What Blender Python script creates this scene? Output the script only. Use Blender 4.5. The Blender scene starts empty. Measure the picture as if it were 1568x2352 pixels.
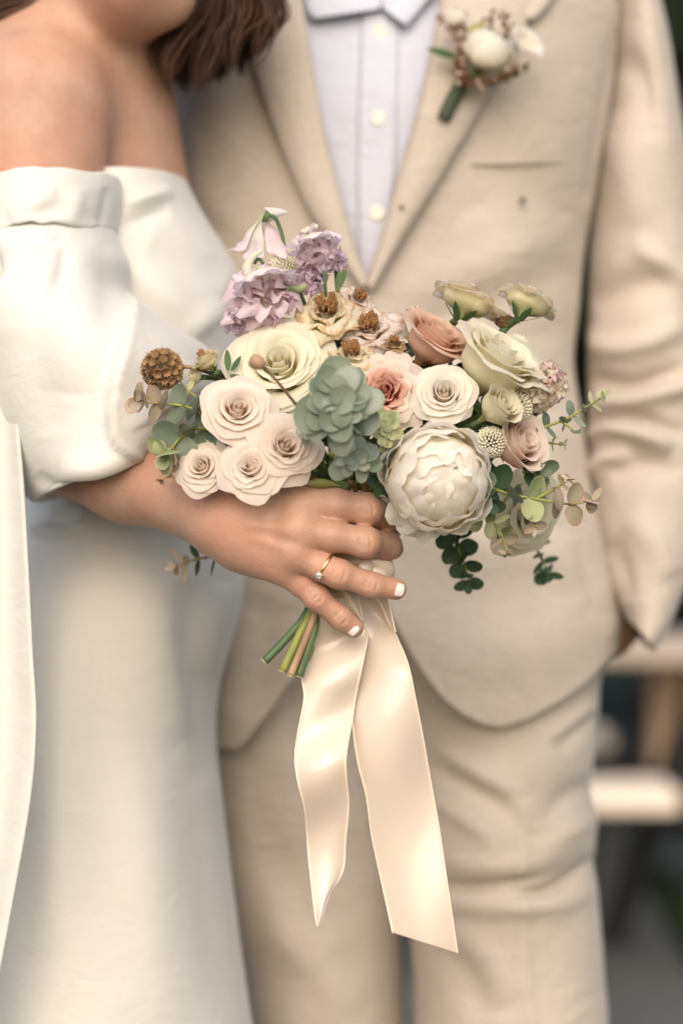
import bpy, math, random
import numpy as np
from mathutils import Vector, Matrix
random.seed(7)
rng = np.random.default_rng(7)
R_ = math.radians
C = bpy.context.scene.collection
SC = bpy.context.scene

# ------------------------------------------------------------------ camera, sky, sun, exposure
LENS = 85.0
F = 2352 * LENS / 36.0          # focal length in units of a 1568 x 2352 picture
CZ = 1.02                       # camera height
cam_d = bpy.data.cameras.new('camera'); cam = bpy.data.objects.new('camera', cam_d); C.objects.link(cam)
cam.location = (0, 0, CZ); cam.rotation_euler = (R_(90), 0, 0)
cam_d.sensor_fit = 'VERTICAL'; cam_d.sensor_height = 36; cam_d.lens = LENS
cam_d.clip_start = 0.05; cam_d.clip_end = 400
cam_d.dof.use_dof = True; cam_d.dof.focus_distance = 1.565; cam_d.dof.aperture_fstop = 2.8
SC.camera = cam
world = bpy.data.worlds.new('World'); SC.world = world; world.use_nodes = True
wn = world.node_tree.nodes; wl = world.node_tree.links
sky = wn.new('ShaderNodeTexSky'); sky.sky_type = 'NISHITA'; sky.sun_disc = False
SUN_EL, SUN_AZ = R_(33), R_(184)     # azimuth clockwise from +Y: behind the camera, to its left
sky.sun_elevation = SUN_EL; sky.sun_rotation = SUN_AZ
sky.air_density = 1.0; sky.dust_density = 4.0; sky.ozone_density = 1.0
wl.new(sky.outputs[0], wn['Background'].inputs[0]); wn['Background'].inputs[1].default_value = 0.15
sd = bpy.data.lights.new('sun', 'SUN'); sun = bpy.data.objects.new('sun', sd); C.objects.link(sun)
sd.energy = 1.6; sd.angle = R_(110); sd.color = (1.0, 0.94, 0.86)
sdir = Vector((math.sin(SUN_AZ) * math.cos(SUN_EL), math.cos(SUN_AZ) * math.cos(SUN_EL), math.sin(SUN_EL)))
sun.rotation_euler = sdir.to_track_quat('Z', 'Y').to_euler(); sun.location = (-3, -4, 8)
SC.view_settings.view_transform = 'Standard'; SC.view_settings.look = 'None'
SC.view_settings.exposure = 0.38; SC.view_settings.gamma = 1.0; SC.view_settings.use_curve_mapping = False
SC.cycles.use_denoising = True
SC.cycles.max_bounces = 12; SC.cycles.diffuse_bounces = 8; SC.cycles.transparent_max_bounces = 8
SC.cycles.sample_clamp_indirect = 4

# ------------------------------------------------------------------ helpers
def W(px, py, d):               # the point at distance d in front of the camera that shows at (px, py)
    return np.array([(px - 784) / F * d, d, CZ - (py - 1176) / F * d])
def V3(px, py, d): return Vector(W(px, py, d))
def project(P):
    d = P[..., 1]
    return 784 + P[..., 0] / d * F, 1176 - (P[..., 2] - CZ) / d * F
def smooth01(x):
    x = np.clip(x, 0, 1); return x * x * (3 - 2 * x)

def obj(name, verts, faces, mat=None, parent=None, smooth=True, uv=None):
    me = bpy.data.meshes.new(name)
    verts = np.asarray(verts, dtype=np.float64)
    if isinstance(faces, np.ndarray): faces = faces.tolist()
    me.from_pydata(verts.tolist(), [], faces)
    if uv is not None:
        l = me.uv_layers.new(name='UVMap')
        vi = np.empty(len(me.loops), dtype=np.int32); me.loops.foreach_get('vertex_index', vi)
        l.data.foreach_set('uv', np.asarray(uv, dtype=np.float32)[vi].ravel())
    if smooth: me.polygons.foreach_set('use_smooth', [True] * len(me.polygons))
    me.update()
    if mat: me.materials.append(mat)
    return link(name, me, parent)
def link(name, data, parent=None, M=None):
    o = bpy.data.objects.new(name, data); C.objects.link(o)
    if M is not None: o.matrix_basis = M
    if parent is not None:
        o.parent = parent; o.matrix_parent_inverse = parent.matrix_basis.inverted()
    return o
def empty(name, loc, parent=None):
    return link(name, None, parent, Matrix.Translation(Vector(loc)))
def tag(o, label=None, cat=None, group=None, kind=None):
    if label: o['label'] = label
    if cat: o['category'] = cat
    if group: o['group'] = group
    if kind: o['kind'] = kind
    return o
def recentre(o):                # put the origin of a mesh built in world coordinates at its base
    me = o.data; co = np.empty(len(me.vertices) * 3); me.vertices.foreach_get('co', co); co = co.reshape(-1, 3)
    c = (co.min(0) + co.max(0)) / 2; c[2] = co[:, 2].min()
    me.vertices.foreach_set('co', (co - c).ravel()); me.update()
    o.matrix_basis = Matrix.Translation(Vector(c)); return o

def grid_faces(nv, nu, closed=False):
    i = np.arange(nv - 1)[:, None]; j = np.arange(nu if closed else nu - 1)[None, :]
    j2 = (j + 1) % nu
    return np.stack([i * nu + j, i * nu + j2, (i + 1) * nu + j2, (i + 1) * nu + j], -1).reshape(-1, 4)

def catmull(tab, n):            # smooth resampling of a table of rows
    tab = np.asarray(tab, float); m = len(tab)
    t = np.linspace(0, m - 1, n); i = np.clip(t.astype(int), 0, m - 2); f = (t - i)[:, None]
    p0 = tab[np.clip(i - 1, 0, m - 1)]; p1 = tab[i]; p2 = tab[i + 1]; p3 = tab[np.clip(i + 2, 0, m - 1)]
    return 0.5 * (2 * p1 + (p2 - p0) * f + (2 * p0 - 5 * p1 + 4 * p2 - p3) * f ** 2 + (3 * p1 - p0 - 3 * p2 + p3) * f ** 3)

def stroke_field(px, py, strokes):
    """Sum of ridges ('r') and one-sided folds ('s') drawn as polylines; amplitudes in mm."""
    out = np.zeros_like(px)
    for pts, wdt, amp, kind in strokes:
        pts = catmull(np.array(pts, float), max(2, 4 * (len(pts) - 1) + 1)) if len(pts) > 2 else np.array(pts, float)
        seg = np.diff(pts, axis=0); ln = np.hypot(seg[:, 0], seg[:, 1]); acc = np.concatenate([[0], np.cumsum(ln)])
        best = np.full_like(px, 1e9); sd_ = np.zeros_like(px); u = np.zeros_like(px)
        for k in range(len(seg)):
            dx, dy = px - pts[k, 0], py - pts[k, 1]
            t = np.clip((dx * seg[k, 0] + dy * seg[k, 1]) / (ln[k] ** 2 + 1e-9), 0, 1)
            ex, ey = dx - t * seg[k, 0], dy - t * seg[k, 1]
            d = np.hypot(ex, ey); m = d < best
            best = np.where(m, d, best)
            cr = (seg[k, 0] * dy - seg[k, 1] * dx)
            sd_ = np.where(m, np.sign(cr) * d, sd_); u = np.where(m, (acc[k] + t * ln[k]) / acc[-1], u)
        tp = np.clip(np.sin(np.pi * np.clip(u, 0.0, 1.0)), 0, 1) ** 0.6
        if kind == 'r': out += amp * np.exp(-(best / wdt) ** 2) * tp
        elif kind == 'a': out += amp * np.exp(-(best / wdt) ** 2)
        elif kind == 's':      # positive on the right of the drawing direction (screen), dying away over 5 widths
            out += amp * smooth01(sd_ / wdt + 0.5) * np.exp(-np.maximum(sd_, 0) / (5 * wdt)) * tp * np.exp(-np.maximum(-sd_ - wdt, 0) / wdt)
    return out / 1000.0

def wobble(P, scale, amp, seed):
    r = np.random.default_rng(seed); out = np.zeros(P.shape[:-1])
    for k in range(7):
        v = r.normal(size=3) * scale * (0.6 + 0.25 * k); out += np.sin(P @ v + r.uniform(0, 6.28)) / (1 + 0.4 * k)
    return out * amp / 3

def grid_normals(P, closed):
    if closed: du = np.roll(P, -1, 1) - np.roll(P, 1, 1)
    else: du = np.gradient(P, axis=1)
    dv = np.gradient(P, axis=0)
    n = np.cross(du, dv); n /= (np.linalg.norm(n, axis=-1, keepdims=True) + 1e-12); return n

def sculpt(P, strokes, closed=True, wob=(18, 0.0, 1), flip=1, front=True):
    n = grid_normals(P, closed) * flip
    px, py = project(P)
    f = stroke_field(px, py, strokes)
    if front: f = f * np.clip(-n[..., 1] * 2.0 + 0.25, 0, 1)
    f = f + wobble(P, wob[0], wob[1], wob[2])
    return P + n * f[..., None]

def loft(rows, nu=128, nv=140, power=1.0):
    """rows: (Lx, Ly, Rx, Ry, centre distance, half depth): closed rings between a left and a right outline point."""
    T = catmull(rows, nv); th = np.linspace(0, 2 * np.pi, nu, endpoint=False)
    P = np.zeros((nv, nu, 3))
    for k, (lx, ly, rx, ry, dc, b) in enumerate(T):
        L = W(lx, ly, dc); Rr = W(rx, ry, dc); c = (L + Rr) / 2; A = (Rr - L) / 2
        cs, sn = np.cos(th), np.sin(th)
        cs = np.sign(cs) * np.abs(cs) ** power; sn = np.sign(sn) * np.abs(sn) ** power
        P[k] = c + cs[:, None] * A + sn[:, None] * np.array([0, -b, 0])
    return P     # rings run left-to-right through the front: normals from grid_normals point outward with flip=+1 (checked below)

def tube_pts(pts, rad, n=10, seg=None, closed_ends=True):
    pts = np.asarray(pts, float); rad = np.broadcast_to(np.asarray(rad, float), (len(pts),)).copy()
    if seg:
        q = catmull(np.c_[pts, rad], seg); pts, rad = q[:, :3], np.maximum(q[:, 3], 1e-5)
    tan = np.gradient(pts, axis=0); tan /= np.linalg.norm(tan, axis=1, keepdims=True) + 1e-12
    up = np.array([0.31, 0.87, 0.37]); vs = []
    for p, t, r in zip(pts, tan, rad):
        a = np.cross(t, up); a /= np.linalg.norm(a) + 1e-12; b = np.cross(t, a)
        th = np.linspace(0, 2 * np.pi, n, endpoint=False)
        vs.append(p + r * (np.cos(th)[:, None] * a + np.sin(th)[:, None] * b))
    v = np.concatenate(vs); f = grid_faces(len(pts), n, True).tolist()
    if closed_ends: f += [list(range(n))[::-1], [(len(pts) - 1) * n + k for k in range(n)]]
    return v, f
class Join:
    def __init__(s): s.v = []; s.f = []; s.n = 0; s.u = []
    def add(s, v, f, uv=None):
        v = np.asarray(v, float); s.v.append(v); s.f += [[i + s.n for i in q] for q in (f.tolist() if isinstance(f, np.ndarray) else f)]
        s.u.append(uv if uv is not None else np.zeros((len(v), 2))); s.n += len(v)
    def build(s, name, mat, parent=None, smooth=True):
        return obj(name, np.concatenate(s.v), s.f, mat, parent, smooth, np.concatenate(s.u))
def box_vf(c, h, M=None):
    v = np.array([[x, y, z] for x in (-1, 1) for y in (-1, 1) for z in (-1, 1)], float) * np.array(h)
    if M is not None: v = v @ np.array(M.to_3x3()).T
    return v + np.array(c), [[0, 1, 3, 2], [4, 6, 7, 5], [0, 4, 5, 1], [2, 3, 7, 6], [0, 2, 6, 4], [1, 5, 7, 3]]

# ------------------------------------------------------------------ signed distance bodies
def cone_sd(P, a, b, ra, rb):
    a = np.asarray(a, np.float32); b = np.asarray(b, np.float32); ba = b - a; l2 = float(ba @ ba)
    pa = P - a; h = np.clip((pa @ ba) / l2, 0, 1)
    return np.linalg.norm(pa - h[..., None] * ba, axis=-1) - (ra + (rb - ra) * h)
def ell_sd(P, c, r, Rm=None):
    q = P - np.asarray(c, np.float32)
    if Rm is not None: q = q @ np.asarray(Rm, np.float32)
    r = np.asarray(r, np.float32); k0 = np.linalg.norm(q / r, axis=-1); k1 = np.linalg.norm(q / (r * r), axis=-1)
    return k0 * (k0 - 1) / (k1 + 1e-9)
def smin(a, b, k):
    h = np.maximum(k - np.abs(a - b), 0) / k; return np.minimum(a, b) - h * h * k * 0.25
def surface_nets(fn, lo, hi, h):
    lo = np.array(lo); n = np.ceil((np.array(hi) - lo) / h).astype(int) + 1
    f = np.empty(n, np.float32)
    ys, zs = np.meshgrid(lo[1] + np.arange(n[1]) * h, lo[2] + np.arange(n[2]) * h, indexing='ij')
    st = 12
    for i in range(0, n[0], st):
        xs = lo[0] + np.arange(i, min(i + st, n[0])) * h
        P = np.empty((len(xs), n[1], n[2], 3), np.float32)
        P[..., 0] = xs[:, None, None]; P[..., 1] = ys; P[..., 2] = zs
        f[i:i + len(xs)] = fn(P)
    ins = f < 0
    offs = [(a, b, c) for a in (0, 1) for b in (0, 1) for c in (0, 1)]
    sl = lambda A, o: A[o[0]:A.shape[0] - 1 + o[0], o[1]:A.shape[1] - 1 + o[1], o[2]:A.shape[2] - 1 + o[2]]
    cnt = sum(sl(ins, o).astype(np.int8) for o in offs); mask = (cnt > 0) & (cnt < 8)
    ijk = np.argwhere(mask); idx = np.full(mask.shape, -1, np.int64); idx[mask] = np.arange(len(ijk))
    vals = {o: sl(f, o)[mask] for o in offs}; acc = np.zeros((len(ijk), 3)); num = np.zeros(len(ijk))
    for o in offs:
        for ax in range(3):
            if o[ax] == 0:
                o2 = list(o); o2[ax] = 1; o2 = tuple(o2); f0, f1 = vals[o], vals[o2]
                c = (f0 < 0) != (f1 < 0); t = np.where(c, f0 / (f0 - f1 + 1e-12), 0)
                p = np.tile(np.array(o, float), (len(ijk), 1)); p[:, ax] += t
                acc[c] += p[c]; num[c] += 1
    v = (ijk + acc / num[:, None]) * h + lo
    faces = []
    for ax in range(3):
        b1, b2 = (ax + 1) % 3, (ax + 2) % 3
        s0 = [slice(1, -1)] * 3; s1 = [slice(1, -1)] * 3; s0[ax] = slice(0, -1); s1[ax] = slice(1, None)
        A0, A1 = ins[tuple(s0)], ins[tuple(s1)]; e = np.argwhere(A0 != A1)
        flip = A0[tuple(e.T)]; base = e.copy(); base[:, b1] += 1; base[:, b2] += 1
        def cell(d1, d2):
            q = base.copy(); q[:, b1] -= d1; q[:, b2] -= d2; return idx[q[:, 0], q[:, 1], q[:, 2]]
        Q = np.stack([cell(1, 1), cell(0, 1), cell(0, 0), cell(1, 0)], -1)
        Q[~flip] = Q[~flip][:, ::-1]; faces.append(Q)
    return v, np.concatenate(faces)

# ------------------------------------------------------------------ materials
def new_mat(name):
    m = bpy.data.materials.new(name); m.use_nodes = True
    nt = m.node_tree; return m, nt, nt.nodes['Principled BSDF'], nt.nodes['Material Output']
def N(nt, t, **kw):
    n = nt.nodes.new(t)
    for k, v in kw.items():
        if hasattr(n, k): setattr(n, k, v)
        else: n.inputs[k].default_value = v
    return n
def ramp(nt, stops):
    r = nt.nodes.new('ShaderNodeValToRGB'); e = r.color_ramp.elements
    e[0].position, e[0].color = stops[0][0], (*stops[0][1], 1); e[1].position, e[1].color = stops[-1][0], (*stops[-1][1], 1)
    for p, c in stops[1:-1]: q = e.new(p); q.color = (*c, 1)
    return r
def add_bump(nt, bs, scale, strength, dist=0.001, detail=3, stretch=None, rough=0.5):
    tc = N(nt, 'ShaderNodeTexCoord'); src = tc.outputs['Object']
    if stretch:
        mp = N(nt, 'ShaderNodeMapping'); mp.inputs['Scale'].default_value = stretch; nt.links.new(src, mp.inputs[0]); src = mp.outputs[0]
    no = N(nt, 'ShaderNodeTexNoise'); no.inputs['Scale'].default_value = scale; no.inputs['Detail'].default_value = detail; no.inputs['Roughness'].default_value = rough
    nt.links.new(src, no.inputs[0])
    bp = N(nt, 'ShaderNodeBump'); bp.inputs['Strength'].default_value = strength; bp.inputs['Distance'].default_value = dist
    nt.links.new(no.outputs[0], bp.inputs['Height']); nt.links.new(bp.outputs[0], bs.inputs['Normal'])
    return no
def plain(name, col, rough=0.6, var=0.12, scale=60, bump=0.0, spec=0.4, stretch=None, metallic=0.0, detail=4):
    m, nt, bs, out = new_mat(name)
    tc = N(nt, 'ShaderNodeTexCoord'); src = tc.outputs['Object']
    if stretch:
        mp = N(nt, 'ShaderNodeMapping'); mp.inputs['Scale'].default_value = stretch; nt.links.new(src, mp.inputs[0]); src = mp.outputs[0]
    no = N(nt, 'ShaderNodeTexNoise'); no.inputs['Scale'].default_value = scale; no.inputs['Detail'].default_value = detail
    nt.links.new(src, no.inputs[0])
    c = np.array(col); r = ramp(nt, [(0.3, tuple(c * (1 - var))), (0.7, tuple(np.minimum(c * (1 + var), 0.95)))])
    nt.links.new(no.outputs[0], r.inputs[0]); nt.links.new(r.outputs[0], bs.inputs['Base Color'])
    bs.inputs['Roughness'].default_value = rough; bs.inputs['Specular IOR Level'].default_value = spec; bs.inputs['Metallic'].default_value = metallic
    if bump:
        bp = N(nt, 'ShaderNodeBump'); bp.inputs['Strength'].default_value = bump; bp.inputs['Distance'].default_value = 0.001
        nt.links.new(no.outputs[0], bp.inputs['Height']); nt.links.new(bp.outputs[0], bs.inputs['Normal'])
    return m
def fabric(name, col, rough=0.8, weave=1400, strength=0.15, sheen=0.2, var=0.03, slub=None, spec=0.25, wrinkle=0.0):
    m, nt, bs, out = new_mat(name)
    tc = N(nt, 'ShaderNodeTexCoord')
    outs = []
    for st in ((1, 1, 0.12), (0.12, 0.12, 1)):
        mp = N(nt, 'ShaderNodeMapping'); mp.inputs['Scale'].default_value = st; nt.links.new(tc.outputs['Object'], mp.inputs[0])
        no = N(nt, 'ShaderNodeTexNoise'); no.inputs['Scale'].default_value = weave; no.inputs['Detail'].default_value = 2; nt.links.new(mp.outputs[0], no.inputs[0]); outs.append(no)
    ad = N(nt, 'ShaderNodeMath', operation='ADD'); nt.links.new(outs[0].outputs[0], ad.inputs[0]); nt.links.new(outs[1].outputs[0], ad.inputs[1])
    big = N(nt, 'ShaderNodeTexNoise'); big.inputs['Scale'].default_value = 9; nt.links.new(tc.outputs['Object'], big.inputs[0])
    mx = N(nt, 'ShaderNodeMath', operation='MULTIPLY_ADD'); nt.links.new(ad.outputs[0], mx.inputs[0]); mx.inputs[1].default_value = 0.6
    nt.links.new(big.outputs[0], mx.inputs[2])
    c = np.array(col); r = ramp(nt, [(0.75, tuple(c * (1 - var))), (1.45 / 1.45, tuple(np.minimum(c * (1 + var), 0.92)))])
    dv = N(nt, 'ShaderNodeMath', operation='MULTIPLY'); dv.inputs[1].default_value = 0.8; nt.links.new(mx.outputs[0], dv.inputs[0])
    nt.links.new(dv.outputs[0], r.inputs[0]); nt.links.new(r.outputs[0], bs.inputs['Base Color'])
    bp = N(nt, 'ShaderNodeBump'); bp.inputs['Strength'].default_value = strength; bp.inputs['Distance'].default_value = 0.0006
    nt.links.new(ad.outputs[0], bp.inputs['Height']); nt.links.new(bp.outputs[0], bs.inputs['Normal'])
    if wrinkle:
        mpw = N(nt, 'ShaderNodeMapping'); mpw.inputs['Scale'].default_value = (1, 1, 1.7); mpw.inputs['Rotation'].default_value = (0.2, 0.5, 0.1); nt.links.new(tc.outputs['Object'], mpw.inputs[0])
        nw = N(nt, 'ShaderNodeTexNoise'); nw.inputs['Scale'].default_value = 26; nw.inputs['Detail'].default_value = 5; nw.inputs['Roughness'].default_value = 0.55; nw.inputs['Distortion'].default_value = 0.8; nt.links.new(mpw.outputs[0], nw.inputs[0])
        b2 = N(nt, 'ShaderNodeBump'); b2.inputs['Strength'].default_value = wrinkle; b2.inputs['Distance'].default_value = 0.008; nt.links.new(nw.outputs[0], b2.inputs['Height']); nt.links.new(b2.outputs[0], bp.inputs['Normal'])
    bs.inputs['Roughness'].default_value = rough; bs.inputs['Specular IOR Level'].default_value = spec
    bs.inputs['Sheen Weight'].default_value = sheen; bs.inputs['Sheen Roughness'].default_value = 0.5
    return m
def petal_mat(name, base, mid, lip, edge=None, transl=0.5, rough=0.6, spot=None, bump=0.25):
    m, nt, bs, out = new_mat(name)
    uvn = N(nt, 'ShaderNodeUVMap'); sp = N(nt, 'ShaderNodeSeparateXYZ'); nt.links.new(uvn.outputs[0], sp.inputs[0])
    oi = N(nt, 'ShaderNodeObjectInfo')
    r = ramp(nt, [(0.12, base), (0.5, mid), (0.93, lip), (1.0, edge or lip)])
    tc = N(nt, 'ShaderNodeTexCoord')
    mp = N(nt, 'ShaderNodeMapping'); mp.inputs['Scale'].default_value = (26, 2.2, 1); nt.links.new(uvn.outputs[0], mp.inputs[0])
    addv = N(nt, 'ShaderNodeVectorMath', operation='ADD'); nt.links.new(mp.outputs[0], addv.inputs[0])
    cb = N(nt, 'ShaderNodeCombineXYZ'); nt.links.new(oi.outputs['Random'], cb.inputs[2]); sc_ = N(nt, 'ShaderNodeVectorMath', operation='SCALE'); sc_.inputs[3].default_value = 37
    nt.links.new(cb.outputs[0], sc_.inputs[0]); nt.links.new(sc_.outputs[0], addv.inputs[1])
    no = N(nt, 'ShaderNodeTexNoise'); no.inputs['Scale'].default_value = 1.0; no.inputs['Detail'].default_value = 4; nt.links.new(addv.outputs[0], no.inputs[0])
    # position along the petal, nudged by veins
    ma = N(nt, 'ShaderNodeMath', operation='MULTIPLY_ADD'); nt.links.new(no.outputs[0], ma.inputs[0]); ma.inputs[1].default_value = 0.22
    sb = N(nt, 'ShaderNodeMath', operation='SUBTRACT'); nt.links.new(sp.outputs[1], sb.inputs[0]); sb.inputs[1].default_value = 0.11
    nt.links.new(sb.outputs[0], ma.inputs[2]); nt.links.new(ma.outputs[0], r.inputs[0])
    hs = N(nt, 'ShaderNodeHueSaturation')
    vm = N(nt, 'ShaderNodeMapRange'); vm.inputs[3].default_value = 0.93; vm.inputs[4].default_value = 1.05; nt.links.new(oi.outputs['Random'], vm.inputs[0]); nt.links.new(vm.outputs[0], hs.inputs['Value'])
    nt.links.new(r.outputs[0], hs.inputs['Color']); col = hs.outputs[0]
    if spot:
        n2 = N(nt, 'ShaderNodeTexNoise'); n2.inputs['Scale'].default_value = spot[1]; n2.inputs['Detail'].default_value = 3; nt.links.new(tc.outputs['Object'], n2.inputs[0])
        rr = ramp(nt, [(spot[2], (0, 0, 0)), (min(spot[2] + 0.12, 1), (1, 1, 1))]); nt.links.new(n2.outputs[0], rr.inputs[0])
        mxc = N(nt, 'ShaderNodeMix', data_type='RGBA'); nt.links.new(rr.outputs[0], mxc.inputs[0]); nt.links.new(col, mxc.inputs[6]); mxc.inputs[7].default_value = (*spot[0], 1); col = mxc.outputs[2]
    nt.links.new(col, bs.inputs['Base Color']); bs.inputs['Roughness'].default_value = rough; bs.inputs['Specular IOR Level'].default_value = 0.25
    bs.inputs['Sheen Weight'].default_value = 0.15
    bp = N(nt, 'ShaderNodeBump'); bp.inputs['Strength'].default_value = bump; bp.inputs['Distance'].default_value = 0.0006
    nt.links.new(no.outputs[0], bp.inputs['Height']); nt.links.new(bp.outputs[0], bs.inputs['Normal'])
    tr = N(nt, 'ShaderNodeBsdfTranslucent'); nt.links.new(col, tr.inputs[0]); nt.links.new(bp.outputs[0], tr.inputs['Normal'])
    mix = N(nt, 'ShaderNodeMixShader'); mix.inputs[0].default_value = transl
    nt.links.new(bs.outputs[0], mix.inputs[1]); nt.links.new(tr.outputs[0], mix.inputs[2]); nt.links.new(mix.outputs[0], out.inputs['Surface'])
    return m
def leaf_mat(name, a, b, edge=None, rough=0.55, transl=0.15):
    m, nt, bs, out = new_mat(name)
    oi = N(nt, 'ShaderNodeObjectInfo'); uvn = N(nt, 'ShaderNodeUVMap'); tc = N(nt, 'ShaderNodeTexCoord')
    r = ramp(nt, [(0.0, a), (1.0, b)]); no = N(nt, 'ShaderNodeTexNoise'); no.inputs['Scale'].default_value = 220; no.inputs['Detail'].default_value = 3
    nt.links.new(tc.outputs['Object'], no.inputs[0])
    ad = N(nt, 'ShaderNodeMath', operation='MULTIPLY_ADD'); nt.links.new(no.outputs[0], ad.inputs[0]); ad.inputs[1].default_value = 0.9
    sb = N(nt, 'ShaderNodeMath', operation='SUBTRACT'); nt.links.new(oi.outputs['Random'], sb.inputs[0]); sb.inputs[1].default_value = 0.45; nt.links.new(sb.outputs[0], ad.inputs[2])
    nt.links.new(ad.outputs[0], r.inputs[0]); col = r.outputs[0]
    if edge:
        sp = N(nt, 'ShaderNodeSeparateXYZ'); nt.links.new(uvn.outputs[0], sp.inputs[0])
        rr = ramp(nt, [(0.72, (0, 0, 0)), (1.0, (1, 1, 1))]); nt.links.new(sp.outputs[0], rr.inputs[0])
        mxc = N(nt, 'ShaderNodeMix', data_type='RGBA'); nt.links.new(rr.outputs[0], mxc.inputs[0]); nt.links.new(col, mxc.inputs[6]); mxc.inputs[7].default_value = (*edge, 1); col = mxc.outputs[2]
    nt.links.new(col, bs.inputs['Base Color']); bs.inputs['Roughness'].default_value = rough; bs.inputs['Specular IOR Level'].default_value = 0.35
    bp = N(nt, 'ShaderNodeBump'); bp.inputs['Strength'].default_value = 0.3; bp.inputs['Distance'].default_value = 0.0005; nt.links.new(no.outputs[0], bp.inputs['Height']); nt.links.new(bp.outputs[0], bs.inputs['Normal'])
    tr = N(nt, 'ShaderNodeBsdfTranslucent'); nt.links.new(col, tr.inputs[0])
    mix = N(nt, 'ShaderNodeMixShader'); mix.inputs[0].default_value = transl
    nt.links.new(bs.outputs[0], mix.inputs[1]); nt.links.new(tr.outputs[0], mix.inputs[2]); nt.links.new(mix.outputs[0], out.inputs['Surface'])
    return m
def skin_mat(name, col, col2):
    m, nt, bs, out = new_mat(name); tc = N(nt, 'ShaderNodeTexCoord')
    def noise(sc, det=4, ro=0.55):
        n = N(nt, 'ShaderNodeTexNoise'); n.inputs['Scale'].default_value = sc; n.inputs['Detail'].default_value = det; n.inputs['Roughness'].default_value = ro; nt.links.new(tc.outputs['Object'], n.inputs[0]); return n
    no = noise(38, 6, 0.65); r = ramp(nt, [(0.30, col2), (0.66, col)]); nt.links.new(no.outputs[0], r.inputs[0])
    nb = noise(13, 3); rb = ramp(nt, [(0.46, (0, 0, 0)), (0.72, (0.75, 0.75, 0.75))]); nt.links.new(nb.outputs[0], rb.inputs[0])
    mx = N(nt, 'ShaderNodeMix', data_type='RGBA'); nt.links.new(rb.outputs[0], mx.inputs[0]); nt.links.new(r.outputs[0], mx.inputs[6]); mx.inputs[7].default_value = (col[0] * 1.02, col[1] * 0.80, col[2] * 0.74, 1)
    nf = noise(420, 2); rf = ramp(nt, [(0.64, (1, 1, 1)), (0.76, (0.80, 0.74, 0.70))]); nt.links.new(nf.outputs[0], rf.inputs[0])
    mm = N(nt, 'ShaderNodeMix', data_type='RGBA', blend_type='MULTIPLY'); mm.inputs[0].default_value = 1.0; nt.links.new(mx.outputs[2], mm.inputs[6]); nt.links.new(rf.outputs[0], mm.inputs[7])
    nt.links.new(mm.outputs[2], bs.inputs['Base Color'])
    n2 = N(nt, 'ShaderNodeTexVoronoi'); n2.inputs['Scale'].default_value = 620; nt.links.new(tc.outputs['Object'], n2.inputs[0]); n3 = noise(160, 5, 0.7)
    ad = N(nt, 'ShaderNodeMath', operation='ADD'); nt.links.new(n2.outputs[0], ad.inputs[0]); nt.links.new(n3.outputs[0], ad.inputs[1])
    bp = N(nt, 'ShaderNodeBump'); bp.inputs['Strength'].default_value = 0.20; bp.inputs['Distance'].default_value = 0.0007; nt.links.new(ad.outputs[0], bp.inputs['Height']); nt.links.new(bp.outputs[0], bs.inputs['Normal'])
    rr_ = ramp(nt, [(0.3, (0.40,) * 3), (0.7, (0.58,) * 3)]); nt.links.new(n3.outputs[0], rr_.inputs[0]); nt.links.new(rr_.outputs[0], bs.inputs['Roughness']); bs.inputs['Specular IOR Level'].default_value = 0.38
    bs.inputs['Subsurface Weight'].default_value = 0.22; bs.inputs['Subsurface Radius'].default_value = (1.0, 0.35, 0.2); bs.inputs['Subsurface Scale'].default_value = 0.003
    return m

M = {}
M['skin'] = skin_mat('skin', (0.52, 0.315, 0.22), (0.44, 0.245, 0.16))
M['skin2'] = skin_mat('skin_tan', (0.42, 0.25, 0.17), (0.36, 0.2, 0.13))
M['nail'] = plain('nail_polish', (0.82, 0.66, 0.62), rough=0.16, var=0.02, spec=0.6)
M['linen'] = fabric('suit_linen', (0.50, 0.435, 0.36), rough=0.85, weave=900, strength=0.35, var=0.07, wrinkle=0.35)
M['lining'] = fabric('suit_lining', (0.20, 0.14, 0.09), rough=0.6)
M['shirt'] = fabric('shirt_cotton', (0.57, 0.585, 0.67), rough=0.8, weave=1800, strength=0.12, sheen=0.1, var=0.02, wrinkle=0.35)
M['gown'] = fabric('gown_crepe', (0.62, 0.60, 0.555), rough=0.55, weave=1600, strength=0.10, sheen=0.25, var=0.02, spec=0.4, wrinkle=0.16)
M['button'] = plain('shirt_button_shell', (0.74, 0.70, 0.60), rough=0.3, var=0.05)
M['dark'] = plain('dark_speck', (0.05, 0.035, 0.03), rough=0.5)
def satin(name, col):
    m, nt, bs, out = new_mat(name)
    bs.inputs['Base Color'].default_value = (*col, 1); bs.inputs['Roughness'].default_value = 0.30; bs.inputs['Specular IOR Level'].default_value = 0.8
    bs.inputs['Sheen Weight'].default_value = 0.3; bs.inputs['Anisotropic'].default_value = 0.5
    add_bump(nt, bs, 1500, 0.10, 0.0004, 2, (1, 1, 0.1)); return m
M['satin'] = satin('ribbon_satin', (0.655, 0.545, 0.435))
M['selvage'] = plain('ribbon_selvage', (0.80, 0.68, 0.54), rough=0.7, var=0.05, scale=900)
M['gold'] = plain('ring_gold', (0.80, 0.56, 0.26), rough=0.2, var=0.03, metallic=1.0)
m, nt, bs, out = new_mat('ring_stone'); bs.inputs['Base Color'].default_value = (0.95, 0.95, 0.95, 1); bs.inputs['Roughness'].default_value = 0.02; bs.inputs['IOR'].default_value = 2.2; bs.inputs['Transmission Weight'].default_value = 0.75; M['stone'] = m
M['hair'] = plain('brown_hair', (0.060, 0.027, 0.014), rough=0.5, var=0.6, scale=45, spec=0.28, stretch=(1, 1, 0.15))

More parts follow.
